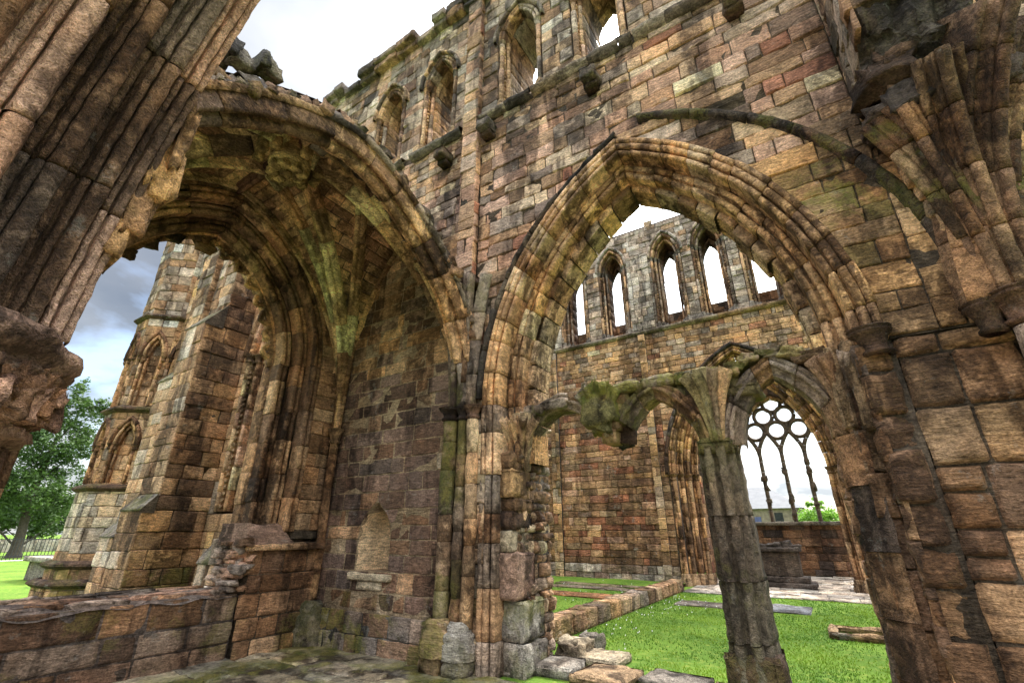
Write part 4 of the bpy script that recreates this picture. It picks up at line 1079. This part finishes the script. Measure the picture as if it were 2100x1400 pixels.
def bars(name,pts,closed=False,st=(.3,.5)):
    mm=M();curvesweep(mm,[(x,Yt,z) for x,z in pts],bar,Cb,stone=st,pal=[(1,(.12,.085,.055)),(1,(.08,.06,.045))],step=.07,gap=.004,wear=.006);return mm.build(name,MLEADC,aw)
for x in(-2.05,-1.2,-.35):
    m1=bars('mullion',[(x,1.98),(x,3),(x,4),(x,4.7)])
    mm=M()
    for i in range(7): rock(mm,(x+R(-.03,.03),Yt,R(2.1,4.6)),(.095,.12,R(.06,.16)),(.10,.07,.05),5,.35)
    mm.build('worn_edge',MLEADC,m1)
rr=.36
centres=[(-2.05,5.72),(-1.2,5.72),(-.35,5.72),(-1.62,6.36),(-.78,6.36),(-1.2,6.9)]
for (x,z) in centres:
    bars('tracery_circle',[(x+rr*cos(t*pi/10),z+rr*sin(t*pi/10)) for t in range(21)],st=(9,9))
for i,x in enumerate((-2.9,-2.05,-1.2,-.35)):
    xa,xb=x,x+.85;pa=[(xa,4.7)];pb=[(xb,4.7)]
    # each light closes in a pointed head between the circles
    for t in range(1,8):
        u=t/7;pa.append((xa+.425*u**1.8,4.7+.95*u));pb.append((xb-.425*u**1.8,4.7+.95*u))
    if i>0: bars('light_head',pa)
    else: bars('light_head',pa)
    bars('light_head',pb)
for (p,q_) in(((-2.42,5.65),(-2.45,6.05)),((-1.62,5.65),(-1.62,6.0)),((-.78,5.65),(-.78,6.0))): bars('tracery_bar',[p,((p[0]+q_[0])/2,(p[1]+q_[1])/2),q_])
mm=M();loopb=None
bars('tracery_bar',[(.02,5.65),(.0,5.9),(-.02,6.05)])
# aisle paving and ground slabs
def flag(name,label,x0,x1,y0,y1,z,h,c,ms=.3,cat='stone slab',group=None,rot=0,mat=MF,cell=.15):
    mm=M();rbox(mm,x0,x1,y0,y1,z,z+h,(*c,ms),cell=cell,amp=.02,bev=.03)
    e=thing(name,label,cat,((x0+x1)/2,(y0+y1)/2,z),group) if False else None
    o=mm.build(name,mat);tag(o,label,cat,group)
    cx_,cy_=(x0+x1)/2,(y0+y1)/2
    for v in o.data.vertices: v.co.x-=cx_;v.co.y-=cy_;v.co.z-=z
    o.location=(cx_,cy_,z);o.rotation_euler.z=rot;return o
SLG='grave slabs set in the choir lawn'
flag('grave_slab','grey slab lying flat in the lawn to the left of the screen pier',-3.55,-2.05,12.55,13.35,.0,.035,GREY,.1,group=SLG)
flag('grave_slab','long grey slab lying flat in the lawn to the right of the screen pier',-1.95,-.75,12.6,13.7,.0,.035,(.22,.22,.23),.0,group=SLG)
flag('grave_slab','orange-brown slab flush with the raised lawn behind the kerb',-7.4,-4.75,11.9,12.75,.09,.03,(.42,.2,.09),.0,group=SLG)
flag('grave_slab','long mossy slab nearest the far wall on the raised lawn',-7.8,-4.6,14.6,15.1,.09,.03,(.26,.2,.13),.4,group=SLG)
flag('grave_slab','middle brown slab in the row of slabs beyond the kerb',-7.6,-4.5,13.7,14.3,.09,.03,(.24,.18,.13),.3,group=SLG)
# open cist
ci=thing('stone_cist','small sunken stone grave edging with grass growing in it, right of the lawn','grave edging',(0,10.5,0))
for (a,b,c_,d_) in((-.4,1.3,10.1,10.22),(-.4,1.3,10.85,10.97),(-.42,-.3,10.22,10.85)):
    mm=M();rbox(mm,a,b,c_,d_,0,.1,(*TAN,.15),cell=.07,amp=.03,bev=.03);mm.build('edge_stone',MF,ci)
# kerb
kb=thing('stone_kerb','long mossy stone kerb step running back across the choir lawn','kerb',(-4.1,11,0))
mm=M();y=7.35
while y<15.2:
    e=y+R(.5,.85);rbox(mm,-4.42,-4.02,y,e-.01,0,.3+R(-.01,.01),(*pick([(3,TAN),(2,GREY),(2,BRN)]),.3),cell=.08,amp=.022,bev=.025);y=e
mm.build('kerb_stones',MF,kb)
# threshold stones
TH='loose paving stones under the screen'
for i,(x0,x1,y0,y1,h,c,l) in enumerate(((-3.45,-2.62,6.45,7.05,.1,PALE,'large pale threshold slab at the foot of the rubble jamb'),(-2.9,-2.25,5.7,6.4,.09,TAN,'tan threshold slab at the bottom edge in front of the lawn'),(-2.2,-1.5,6.05,6.6,.07,GREY,'grey slab between the tan threshold slab and the screen pier'),(-3.5,-2.95,5.75,6.35,.12,LGREY,'rough grey slab against the base of the rubble jamb'),(-1.45,-.95,6.2,6.55,.05,TAN,'small slab touching the foot of the screen pier'))):
    flag('paving_stone',l,x0,x1,y0,y1,0,h,c,.1,'paving stone',TH,R(-.12,.12),MC,.07)
mm=M();rock(mm,(-3.35,6.75,.1),(.2,.22,.12),(*PALE,.1),12,.3);o=mm.build('boulder',MC);tag(o,'rounded whitish stone beside the threshold slab at the jamb foot','stone')
mm=M();rock(mm,(-3.3,7.25,.1),(.12,.15,.14),(*GREY,.2),12,.35);o=mm.build('boulder',MC);tag(o,'small upright grey stone at the near end of the kerb','stone')
# flagstone floor of the aisle
mm=M();wall(mm,lambda u,v,d:(u,v,.022+d),-7.3,4.2,-1.5,5.35,[],(.5,.8),(.5,1.1),[(4,(.21,.19,.135)),(2,(.28,.25,.18)),(1,(.14,.125,.1))],cell=.1,amp=.012,prot=(-.008,.008),mossf=lambda x,y:.55,dep=.03,bev=.02,jit=.03)
o=mm.build('aisle_floor',stone('flagstone',stain=.5,white=.12,stretch=1,bump=.35,rough=.6));tag(o,kind='structure')
mm=M();P=[(-7.3,-1.5,.006),(4.2,-1.5,.006),(4.2,5.4,.006),(-7.3,5.4,.006)];mm.add(P,[(0,1,2,3)],(.06,.06,.03));o=mm.build('floor_bedding',MMD);tag(o,kind='structure')
mm=M();mm.add([(-14,-12,.004),(10,-12,.004),(10,-1.5,.004),(-14,-1.5,.004)],[(0,1,2,3)],(.1,.1,.1));o=mm.build('unseen_bounce_ground',simple('warm_bounce_tan',(.42,.36,.28),.95,c2=(.28,.23,.17),scale=25,bump=.4));tag(o,kind='structure')  # added unseen ground sheet, tan so it bounces warm light onto the vault
mm=M();wall(mm,lambda u,v,d:(u,v,.03+d),-4.0,3,15.2,22.9,[],(.5,.7),(.6,1.0),[(3,(.3,.27,.22)),(2,LGREY)],cell=.3,amp=.01,dep=.02)
mm.add([(-4,15.2,.012),(3,15.2,.012),(3,22.9,.012),(-4,22.9,.012)],[(0,1,2,3)],(.1,.1,.1))
o=mm.build('far_aisle_path',MF);tag(o,kind='structure')
# raised lawn behind kerb
mm=M();P=[]
for j in range(30):
    for i in range(30): x=-12+7.7*i/29;y=6.7+10.4*j/29;P.append((x,y,.09+nz(x,y,0,.8)*.02))
grid(mm,P,30,30,(.1,.2,.02));o=mm.build('raised_lawn',MG);tag(o,kind='structure')
# ============================================================ TOMB
tb=thing('chest_tomb','dark carved chest tomb with weathered effigy lid below the tracery window','tomb',(-1.9,18.3,0))
TC=(.13,.10,.08)
mm=M();rbox(mm,-3.2,-.75,17.65,19.0,.0,.16,TC,cell=.15,amp=.02);mm.build('step',MF,tb)
mm=M();rbox(mm,-3.1,-.9,17.8,18.85,.16,.32,TC,cell=.15,amp=.02);mm.build('step',MF,tb)
mm=M();rbox(mm,-3.0,-1.08,17.95,18.7,.32,1.02,(.15,.11,.08),cell=.15,amp=.012);mm.build('chest',MF,tb)
mm=M();rbox(mm,-3.08,-1.0,17.88,18.78,1.02,1.14,TC,cell=.12,amp=.02)
for i in range(9): rock(mm,(-2.9+i*.22,18.3,1.16+R(-.01,.03)),(.16,.2,R(.06,.13)),(*TC,.1),7,.3)
mm.build('effigy_lid',MF,tb)
# outdoor chest tomb
ct=thing('table_tomb','low grey table tomb on the lawn beside the turret foot','tomb',(-23.6,6.9,0))
mm=M();rbox(mm,-25.0,-22.6,6.15,7.5,0,.62,GREY,cell=.2);mm.build('chest',MF,ct)
mm=M();rbox(mm,-25.2,-22.4,6.0,7.65,.62,.78,(*LGREY,.2),cell=.2);mm.build('lid',MF,ct)

# ============================================================ TURRET and BUTTRESS beyond
tu=thing('stair_turret','tall octagonal stair turret with blind arches and pale repaired stones','turret',(-16.3,5.6,0))
TCX,TCY=-16.35,5.62
ST=[(0,.45,1.38,.95),(.45,.85,1.24,.95),(.85,2.66,1.14,.9),(2.66,4.75,1.08,.9),(4.75,7.6,1.04,.9),(7.6,13.5,1.0,.9)]
mmA=M();mmC=M();mmT=M();mmB=M();mmS=M()
for (z0,z1,r,_) in ST:
    ap=r*cos(pi/8);hw=r*sin(pi/8)
    for k in range(8):
        a=rad(-90+45*k)+0;nx,ny=cos(a),sin(a);tx_,ty_=-ny,nx
        f=lambda u,v,d,nx=nx,ny=ny,tx_=tx_,ty_=ty_,ap=ap:(TCX+nx*(ap+d)+tx_*u,TCY+ny*(ap+d)+ty_*u,v)
        if k not in(0,1,2,7): 
            P=[f(-hw,z0,0),f(hw,z0,0),f(hw,z1,0),f(-hw,z1,0)];mmC.add(P,[(0,1,2,3)],(.2,.15,.1));continue
        O=[]
        if 2.6<z0<4.8: O=[op(0,hw*.72,z0+.12,z1-.95 if z0<4 else z1-1.25,z1-.3 if z0<4 else z1-.55)]
        def cf(x,z,z0=z0):
            if z0==.85 and z>1.0: return [(4,LGREY),(2,PALE),(1,GREY)]
            if z0==7.6 and random.random()<.06: return [(1,(.6,.5,.42))]
            if z0==4.75 and z>6.9 and random.random()<.35: return [(1,(.62,.52,.42))]
            return TUR if z0<7 else [(3,GREY),(2,BRN),(1,TAN)]
        wall(mmA,f,-hw,hw,z0,z1,O,(.24,.34),(.28,.5),TUR,colf=cf,cell=.16,mossf=(lambda x,z:.7) if z0<.5 else (lambda x,z:.05))
        core(mmC,f,-hw+.01,hw-.01,z0,z1,O,.3,-.02)
        if O:
            mmT=M();mmB=M()
            o=O[0];P=[f(-hw,z0,-.22),f(hw,z0,-.22),f(hw,z1,-.22),f(-hw,z1,-.22)]
            wall(mmA,lambda u,v,d,f=f:f(u,v,d-.2),-o['a'],o['a'],o['sill'],o['apex'],[],(.28,.4),(.3,.5),TUR,cell=.2)
            HH=lambda u,z,b,f=f:f(u,z,b)
            archsweep(mmT,HH,o,[(.0,-.02),(.0,.05),(.05,.08),(.09,.04),(.1,-.02)],stone=(.3,.5),pal=[(3,BRN),(2,DBR)],step=.12)
            for (da,db) in((-.07,0),(-.14,-.09)):
                q=dict(o);q['a']+=da;q['R']+=da
                archsweep(mmT,lambda u,z,b,f=f,db=db:f(u,z,b+db),q,[(.0,-.1)]+roll(.025,.0,.035,210,40,4)+[(.07,-.03)],jamb=o['spring']-o['sill'],stone=(.3,.5),pal=[(3,TAN),(3,BRN),(1,OCH)],step=.15)
            caps=[]
            for sd in(-1,1):
                for q in(.02,-.07):
                    p=f(sd*(o['a']+q),0,q*.6);mmB=M();capital(mmB,p[0],p[1],o['spring'],.05,(*BRN,0),.16,8);caps.append(mmB)
            bt=mmT.build('blind_arch',MA,tu)
            for q in caps: q.build('capital',MA,bt)
    # string
    if z1<13:
        P=[];
        for (rr_,zz_) in((r,z1-.1),(r+.05,z1-.08),(r+.13,z1-.02),(r+.12,z1+.03),(r-.03,z1+.1)):
            for i in range(8): a=rad(22.5+45*i);P.append((TCX+rr_*cos(a),TCY+rr_*sin(a),zz_))
        mmS=M();grid(mmS,P,8,5,(*DBR,.3),closeu=True);mmS.build('string_course',MF,tu,smooth=False)
mmA.build('facing',MS,tu);mmC.build('core',MMD,tu);
bu=thing('buttress','tall stepped buttress with grey set-offs between turret and lancet','buttress',(-11.7,4.8,0))
def butt(par,x0,x1,stages,pal,palf):
    mmA=M();mmC=M()
    for i,(z0,z1,y0) in enumerate(stages):
        wall(mmA,lambda u,v,d:(x1+d,u,v),y0,D,z0,z1,[],(.28,.36),(.35,.7),pal,cell=.14,mossf=lambda x,z:.5 if z<.9 else .05,amp=.016)
        wall(mmA,lambda u,v,d:(u,y0-d,v),x0,x1,z0,z1,[],(.28,.36),(.35,.7),palf,cell=.14)
        box(mmC,x0+.02,x1-.02,y0+.02,D,z0,z1)
        if i<len(stages)-1 and stages[i+1][2]>y0:
            yn=stages[i+1][2];h=(yn-y0)*1.5
            block(mmA,lambda u,v,d:(u,y0-.04+(yn-y0+.04)*v-d*.7,z1+h*v+d*.7),lambda q:x0-.03,lambda q:x1+.03,0,1,(*GREY,.45),.03,0,.015,.15)
            mmC.add([(x1,y0,z1),(x1,yn,z1),(x1,yn,z1+h)],[(0,1,2)],(.1,.1,.1));mmC.add([(x1+.03,y0-.04,z1-.06),(x1+.03,D*0+yn,z1-.06),(x1+.03,yn,z1+h),(x1+.03,y0-.04,z1)],[(0,1,2,3)],(.2,.2,.15))
    mmA.build('facing',MS,par);mmC.build('core',MMD,par)
butt(bu,-12.15,-11.2,[(0,2.0,4.12),(2.0,6.1,4.33),(6.1,8.7,4.7),(8.7,12.5,4.95)],[(4,BRN),(3,TAN),(2,DBR),(1,OCH)],[(2,LGREY),(2,TAN),(3,BRN)])
bu2=thing('buttress','small low buttress with one mossy set-off at the turret side','buttress',(-13.6,4.7,0))
butt(bu2,-14.0,-13.2,[(0,1.5,4.5),(1.5,5.2,4.72),(5.2,9.0,4.95)],TUR,[(2,LGREY),(3,TAN),(2,BRN)])
bu3=thing('buttress','short stepped buttress stub right beside the window jamb, below the lancet','buttress',(-9.3,4.9,0))
butt(bu3,-9.5,-8.75,[(0,1.1,4.55),(1.1,1.5,4.9)],TUR,[(2,LGREY),(3,TAN),(2,BRN)])
# ============================================================ FENCE, TREES, HOUSE
fn_=thing('iron_fence','black iron railing along the far edge of the left lawn','fence',(-42.5,10,0))
def rail(z):
    mm=M();box(mm,-42.53,-42.47,4,20,z,z+.05,(.02,.02,.02));return mm.build('rail',MIRON,fn_,smooth=False)
rail(.2);rail(1.15)
mm=M();box(mm,-42.515,-42.485,-.015+9,.015+9,0,1.3,(.02,.02,.02));pk=mm.build('picket',MIRON,fn_,smooth=False)
for i in range(80):
    c=pk.copy();COL.objects.link(c);c.location=pk.location+Vector((0,-3.4+.17*i,0))
mm=M();P=[];
mm.add([(-42.2,2,.02),(-40.9,2,.02),(-40.9,24,.02),(-42.2,24,.02)],[(0,1,2,3)],(.5,.5,.45));o=mm.build('path',simple('path_gravel',(.42,.40,.36),.9));tag(o,kind='structure')
mm=M();rbox(mm,-60,-59,0,30,0,1.0,LGREY,cell=1,amp=.02);o=mm.build('boundary_wall',MF);tag(o,'pale low boundary wall behind the iron railing and tree','wall')
def leafmat(name,c1,c2,tr=.35):
    m=bpy.data.materials.new(name);m.use_nodes=True;nt=m.node_tree;b=nt.nodes['Principled BSDF'];L=nt.links.new
    b.inputs['Roughness'].default_value=.6
    at=N(nt,'ShaderNodeAttribute');at.attribute_name='Col';x=N(nt,'ShaderNodeMix');x.data_type='RGBA'
    sp_=N(nt,'ShaderNodeSeparateColor');L(at.outputs['Color'],sp_.inputs[0]);L(sp_.outputs[0],x.inputs[0])
    x.inputs[6].default_value=(*c1,1);x.inputs[7].default_value=(*c2,1);L(x.outputs[2],b.inputs['Base Color'])
    t=N(nt,'ShaderNodeBsdfTranslucent');L(x.outputs[2],t.inputs[0]);ms=N(nt,'ShaderNodeMixShader');ms.inputs[0].default_value=tr
    L(b.outputs[0],ms.inputs[1]);L(t.outputs[0],ms.inputs[2]);L(ms.outputs[0],nt.nodes['Material Output'].inputs[0]);return m
LM1=leafmat('tree_leaves',(.025,.06,.012),(.09,.16,.03));LM2=leafmat('shrub_leaves',(.14,.30,.03),(.26,.45,.06),.45)
def tree(name,label,x,y,h,blobs,leaf,nl,lm,tr,cat='tree',group=None):
    t=thing(name,label,cat,(x,y,0),group)
    mm=M();P=[]
    for j in range(14):
        z=h*.8*j/13;r=tr*(1-j/15)**.8*(1.5 if j==0 else 1)
        ox=.12*sin(z*.9)*1;oy=.12*cos(z*.7)
        for i in range(10): a=2*pi*i/10;P.append((x+ox+r*cos(a),y+oy+r*sin(a),z))
    grid(mm,P,10,14,(.1,.08,.05),closeu=True);mm.build('trunk',MBARK,t)
    mm=M()
    for (bx_,by_,bz_,br,bzr) in blobs:
        p0=Vector((x,y,max(.5,bz_-br*1.6)));p1=Vector((x+bx_,y+by_,bz_));P=[]
        for j in range(6):
            p=p0.lerp(p1,j/5)+Vector((0,0,-.2*sin(j/5*pi)));r=tr*.35*(1-j/6.5)
            for i in range(6): a=2*pi*i/6;P.append((p.x+r*cos(a),p.y+r*sin(a),p.z))
        grid(mm,P,6,6,(.1,.08,.05),closeu=True)
    mm.build('limbs',MBARK,t)
    mm=M();tot=sum(b[3]**2 for b in blobs)
    for (bx_,by_,bz_,br,bzr) in blobs:
        n=int(nl*br*br/tot)
        tw=[]
        for q in range(max(6,n//45)):
            v=Vector((random.gauss(0,1),random.gauss(0,1),random.gauss(0,1))).normalized()*(R(.35,1.0)**.5)
            tw.append((Vector((x+bx_+v.x*br,y+by_+v.y*br,bz_+v.z*bzr)),R(0,1)))
        for q in range(n):
            c,tn=random.choice(tw);g=Vector((random.gauss(0,1),random.gauss(0,1),random.gauss(0,.7)))*br*.14
            p=c+g;a=Vector((R(-1,1),R(-1,1),R(-.6,.6))).normalized()*leaf*R(.6,1.2);b_=a.cross(Vector((R(-1,1),R(-1,1),R(-1,1)))).normalized()*leaf*.45
            mm.add([tuple(p-a),tuple(p+b_),tuple(p+a),tuple(p-b_)],[(0,1,2,3)],(max(0,min(1,tn*.7+R(0,.3))),0,0))
    mm.build('crown',lm,t,smooth=False);return t
tree('broadleaf_tree','large leafy green tree on the lawn behind the iron railing',-46,10.3,11.5,[(0,0,4.2,2.2,1.8),(0,-1.8,5.6,1.9,1.7),(0,1.4,4.6,1.4,1.4),(0,.2,7.6,2.1,1.9),(.5,1.3,7.2,1.4,1.5),(0,-1.4,8.9,1.7,1.6),(0,.9,9.8,1.5,1.6),(0,-.2,11.2,1.2,1.4),(0,-2.5,3.6,1.8,1.6),(.5,1.9,10.9,.8,1.2),(0,1.6,2.4,1.2,1.1)],.13,22000,LM1,.3)
tree('broadleaf_tree','second distant tree low behind the pale boundary wall',-66,15.5,6,[(0,0,3.5,2.8,2),(0,2,3,2,1.6),(0,-3,3.2,2.4,1.7)],.25,5000,LM1,.25)
tree('garden_shrub','bright green shrub outside the tracery window',-.7,33,2.4,[(0,0,2.0,1.05,.9),(.7,0,2.0,.8,.8),(-.5,0,2.0,.5,.6),(.1,0,2.9,.5,.5)],.085,5500,LM2,.05,'shrub')
# house
hs=thing('stone_house','stone house with hipped slate roof and a blue doorway beyond the tracery window','house',(-7,62,0))
def pl(m,a,b,c,d_,col=(.2,.2,.2)): m.add([a,b,c,d_],[(0,1,2,3)],col)
HX0,HX1,HY0,HY1=-13.5,-2.4,60,68
mm=M();box(mm,HX0,HX1,HY0,HY1,0,4.0);mm.build('wall',MHOUSE,hs,smooth=False)
mm=M();e=.3;rz=6.5
a,b,c,d_=(HX0-e,HY0-e,3.95),(HX1+e,HY0-e,3.95),(HX1+e,HY1+e,3.95),(HX0-e,HY1+e,3.95);r1,r2=(HX0+3.6,64,rz),(HX1-3.2,64,rz)
mm.add([a,b,c,d_,r1,r2],[(0,1,5,4),(1,2,5),(2,3,4,5),(3,0,4),(0,3,2,1)],(.2,.2,.2));mm.build('roof',MSLATE,hs,smooth=False)
mm=M();box(mm,-9.2,-8.5,59.95,60.0,2.4,3.6);mm.build('window',MGLASS,hs,smooth=False)
mm=M();box(mm,-7.1,-6.35,59.93,60.0,.2,3.1);mm.build('blue_door',MBLUE,hs,smooth=False)
mm=M();box(mm,-5.0,-4.2,59.95,60.0,2.5,3.5);mm.build('window',MGLASS,hs,smooth=False)
# grass blades and daisies on the near choir lawn
GM=leafmat('grass_blades',(.085,.19,.014),(.22,.34,.025),.35)
mm=M()
for i in range(60000):
    y=5.7+(R(0,1)**1.7)*9.8;x=R(-4.0,1.9) if random.random()<.8 else R(-9,-4.4)
    z0=0 if x>-4.2 else .09
    if y<7.1 and -3.6<x<-.9 and not(y>6.62 and x>-2.5): continue
    if -3.6<x<-.7 and 12.5<y<13.75: continue
    if x<-4.4 and (11.85<y<12.8 or 13.65<y<14.35 or 14.55<y<15.15): continue
    if nz(x,y,4,.7,3)>.22 and random.random()<.6: continue
    h=R(.012,.036);a=R(0,6.28);w=.0035+.0006*y;lx,ly=R(-.02,.02),R(-.02,.02)
    mm.add([(x-w*cos(a),y-w*sin(a),z0),(x+w*cos(a),y+w*sin(a),z0),(x+lx,y+ly,z0+h)],[(0,1,2)],(max(0,min(1,.45+1.6*nz(x,y,0,.9,3)+R(-.3,.3))),0,0))
o=mm.build('grass',GM,smooth=False);tag(o,'short bright grass of the choir lawn','grass',kind='stuff')
mm=M()
for i in range(130):
    if random.random()<.6: x=-3.9+abs(random.gauss(0,.5));y=R(7.3,14)
    else: x=R(-9,-4.5);y=R(8,16)
    z=.05 if x>-4.2 else .14;s=R(.006,.011);mm.add([(x+s*cos(k*pi/3),y+s*sin(k*pi/3),z+.01*sin(k)) for k in range(6)],[(0,1,2,3,4,5)],(.8,.8,.75))
o=mm.build('daisies',simple('petal_white',(.8,.8,.76)),smooth=False);tag(o,'tiny white daisies scattered in the lawn','flowers',kind='stuff')
CLOUDSUN=3.2;CL1=(6.3,6.8,7.2);CL2=(12.5,12.5,12.2);SUNE=1.5;SUNA=10;EXPO=1.8;DIML=.085
# ============================================================ GROUND, SKY, SUN, CAMERA
g=M();P=[];xs=[-400,-120,-60,-30,-20,-12,-8,-4,0,4,8,14,30,120,400];ys=[-300,-60,-10,-4,0,3,6,8,12,16,20,26,40,100,400]
for y in ys:
    for x in xs: P.append((x,y,0))
grid(g,P,len(xs),len(ys),(.1,.2,.02));o=g.build('ground',MG);tag(o,kind='structure')
# sky
w=bpy.data.worlds.new('World');S.world=w;w.use_nodes=True;nt=w.node_tree;nt.nodes.clear();L=nt.links.new
out=N(nt,'ShaderNodeOutputWorld');bg=N(nt,'ShaderNodeBackground');L(bg.outputs[0],out.inputs[0]);bg.inputs[1].default_value=.12
sky=N(nt,'ShaderNodeTexSky');sky.sky_type='NISHITA';sky.sun_disc=False;SE,SAZ=rad(55),rad(-4)
sky.sun_elevation=SE;sky.sun_rotation=SAZ;sky.altitude=50;sky.dust_density=2
tc=N(nt,'ShaderNodeTexCoord');sp=N(nt,'ShaderNodeSeparateXYZ');L(tc.outputs['Generated'],sp.inputs[0])
def wm(o_,a,b):
    x=N(nt,'ShaderNodeMath');x.operation=o_
    for i,v in enumerate((a,b)):
        if v is None: continue
        if isinstance(v,(int,float)): x.inputs[i].default_value=v
        else: L(v,x.inputs[i])
    return x.outputs[0]
zz=wm('ADD',wm('MAXIMUM',sp.outputs[2],0.0),.25)
cb=N(nt,'ShaderNodeCombineXYZ');L(wm('DIVIDE',sp.outputs[0],zz),cb.inputs[0]);L(wm('DIVIDE',sp.outputs[1],zz),cb.inputs[1])
n=N(nt,'ShaderNodeTexNoise');L(cb.outputs[0],n.inputs['Vector']);n.inputs['Scale'].default_value=1.5;n.inputs['Detail'].default_value=6;n.inputs['Roughness'].default_value=.58;n.inputs['Distortion'].default_value=.3
r=N(nt,'ShaderNodeMapRange');L(n.outputs['Fac'],r.inputs[0]);r.inputs[1].default_value=.40;r.inputs[2].default_value=.55;r.inputs[3].default_value=.25
n2=N(nt,'ShaderNodeTexNoise');L(cb.outputs[0],n2.inputs['Vector']);n2.inputs['Scale'].default_value=2.6;n2.inputs['Detail'].default_value=5
r2=N(nt,'ShaderNodeMapRange');L(n2.outputs['Fac'],r2.inputs[0]);r2.inputs[1].default_value=.38;r2.inputs[2].default_value=.62
# brightness of the cloud deck grows towards the sun
sd=(-.04,.57,.82)
dt=N(nt,'ShaderNodeVectorMath');dt.operation='DOT_PRODUCT';L(tc.outputs['Generated'],dt.inputs[0]);dt.inputs[1].default_value=sd
r3=N(nt,'ShaderNodeMapRange');L(dt.outputs['Value'],r3.inputs[0]);r3.inputs[1].default_value=.55;r3.inputs[2].default_value=1.0;r3.inputs[3].default_value=1.0;r3.inputs[4].default_value=CLOUDSUN
dl=N(nt,'ShaderNodeVectorMath');dl.operation='DOT_PRODUCT';L(tc.outputs['Generated'],dl.inputs[0]);dl.inputs[1].default_value=(-.72,.28,.63)
r4=N(nt,'ShaderNodeMapRange');r4.interpolation_type='SMOOTHSTEP';L(dl.outputs['Value'],r4.inputs[0]);r4.inputs[1].default_value=.76;r4.inputs[2].default_value=.95;r4.inputs[3].default_value=1.0;r4.inputs[4].default_value=DIML
cm=N(nt,'ShaderNodeMix');cm.data_type='RGBA';L(r2.outputs[0],cm.inputs[0]);cm.inputs[6].default_value=(*CL1,1);cm.inputs[7].default_value=(*CL2,1)
cs=N(nt,'ShaderNodeVectorMath');cs.operation='SCALE';L(cm.outputs[2],cs.inputs[0]);r6=N(nt,'ShaderNodeMapRange');r6.interpolation_type='SMOOTHSTEP';L(sp.outputs[2],r6.inputs[0]);r6.inputs[1].default_value=.05;r6.inputs[2].default_value=.75;r6.inputs[3].default_value=.22;r6.inputs[4].default_value=1.15
L(wm('MULTIPLY',wm('MULTIPLY',r3.outputs[0],r4.outputs[0]),r6.outputs[0]),cs.inputs[3])
mx=N(nt,'ShaderNodeMix');mx.data_type='RGBA';r5=N(nt,'ShaderNodeMapRange');L(dl.outputs['Value'],r5.inputs[0]);r5.inputs[1].default_value=.5;r5.inputs[2].default_value=.9;r5.inputs[3].default_value=1.0;r5.inputs[4].default_value=.85
L(wm('MULTIPLY',r.outputs[0],r5.outputs[0]),mx.inputs[0]);L(sky.outputs[0],mx.inputs[6]);L(cs.outputs[0],mx.inputs[7])
L(mx.outputs[2],bg.inputs[0])
sl=bpy.data.lights.new('sun','SUN');sl.energy=SUNE;sl.angle=rad(SUNA);sl.color=(1,.95,.86)
so=bpy.data.objects.new('sun',sl);COL.objects.link(so);so.rotation_euler=Vector(sd).to_track_quat('Z','Y').to_euler()
cam=bpy.data.cameras.new('camera');co=bpy.data.objects.new('camera',cam);COL.objects.link(co);S.camera=co
cam.sensor_width=36;cam.lens=947/2100*36;cam.clip_end=2000;cam.clip_start=.05
co.location=(0,0,1.6);co.rotation_euler=(rad(90)+math.atan(390/947),0,rad(32.8))
vs=S.view_settings;vs.view_transform='Standard';vs.look='None';vs.gamma=1;vs.exposure=EXPO;vs.use_curve_mapping=False
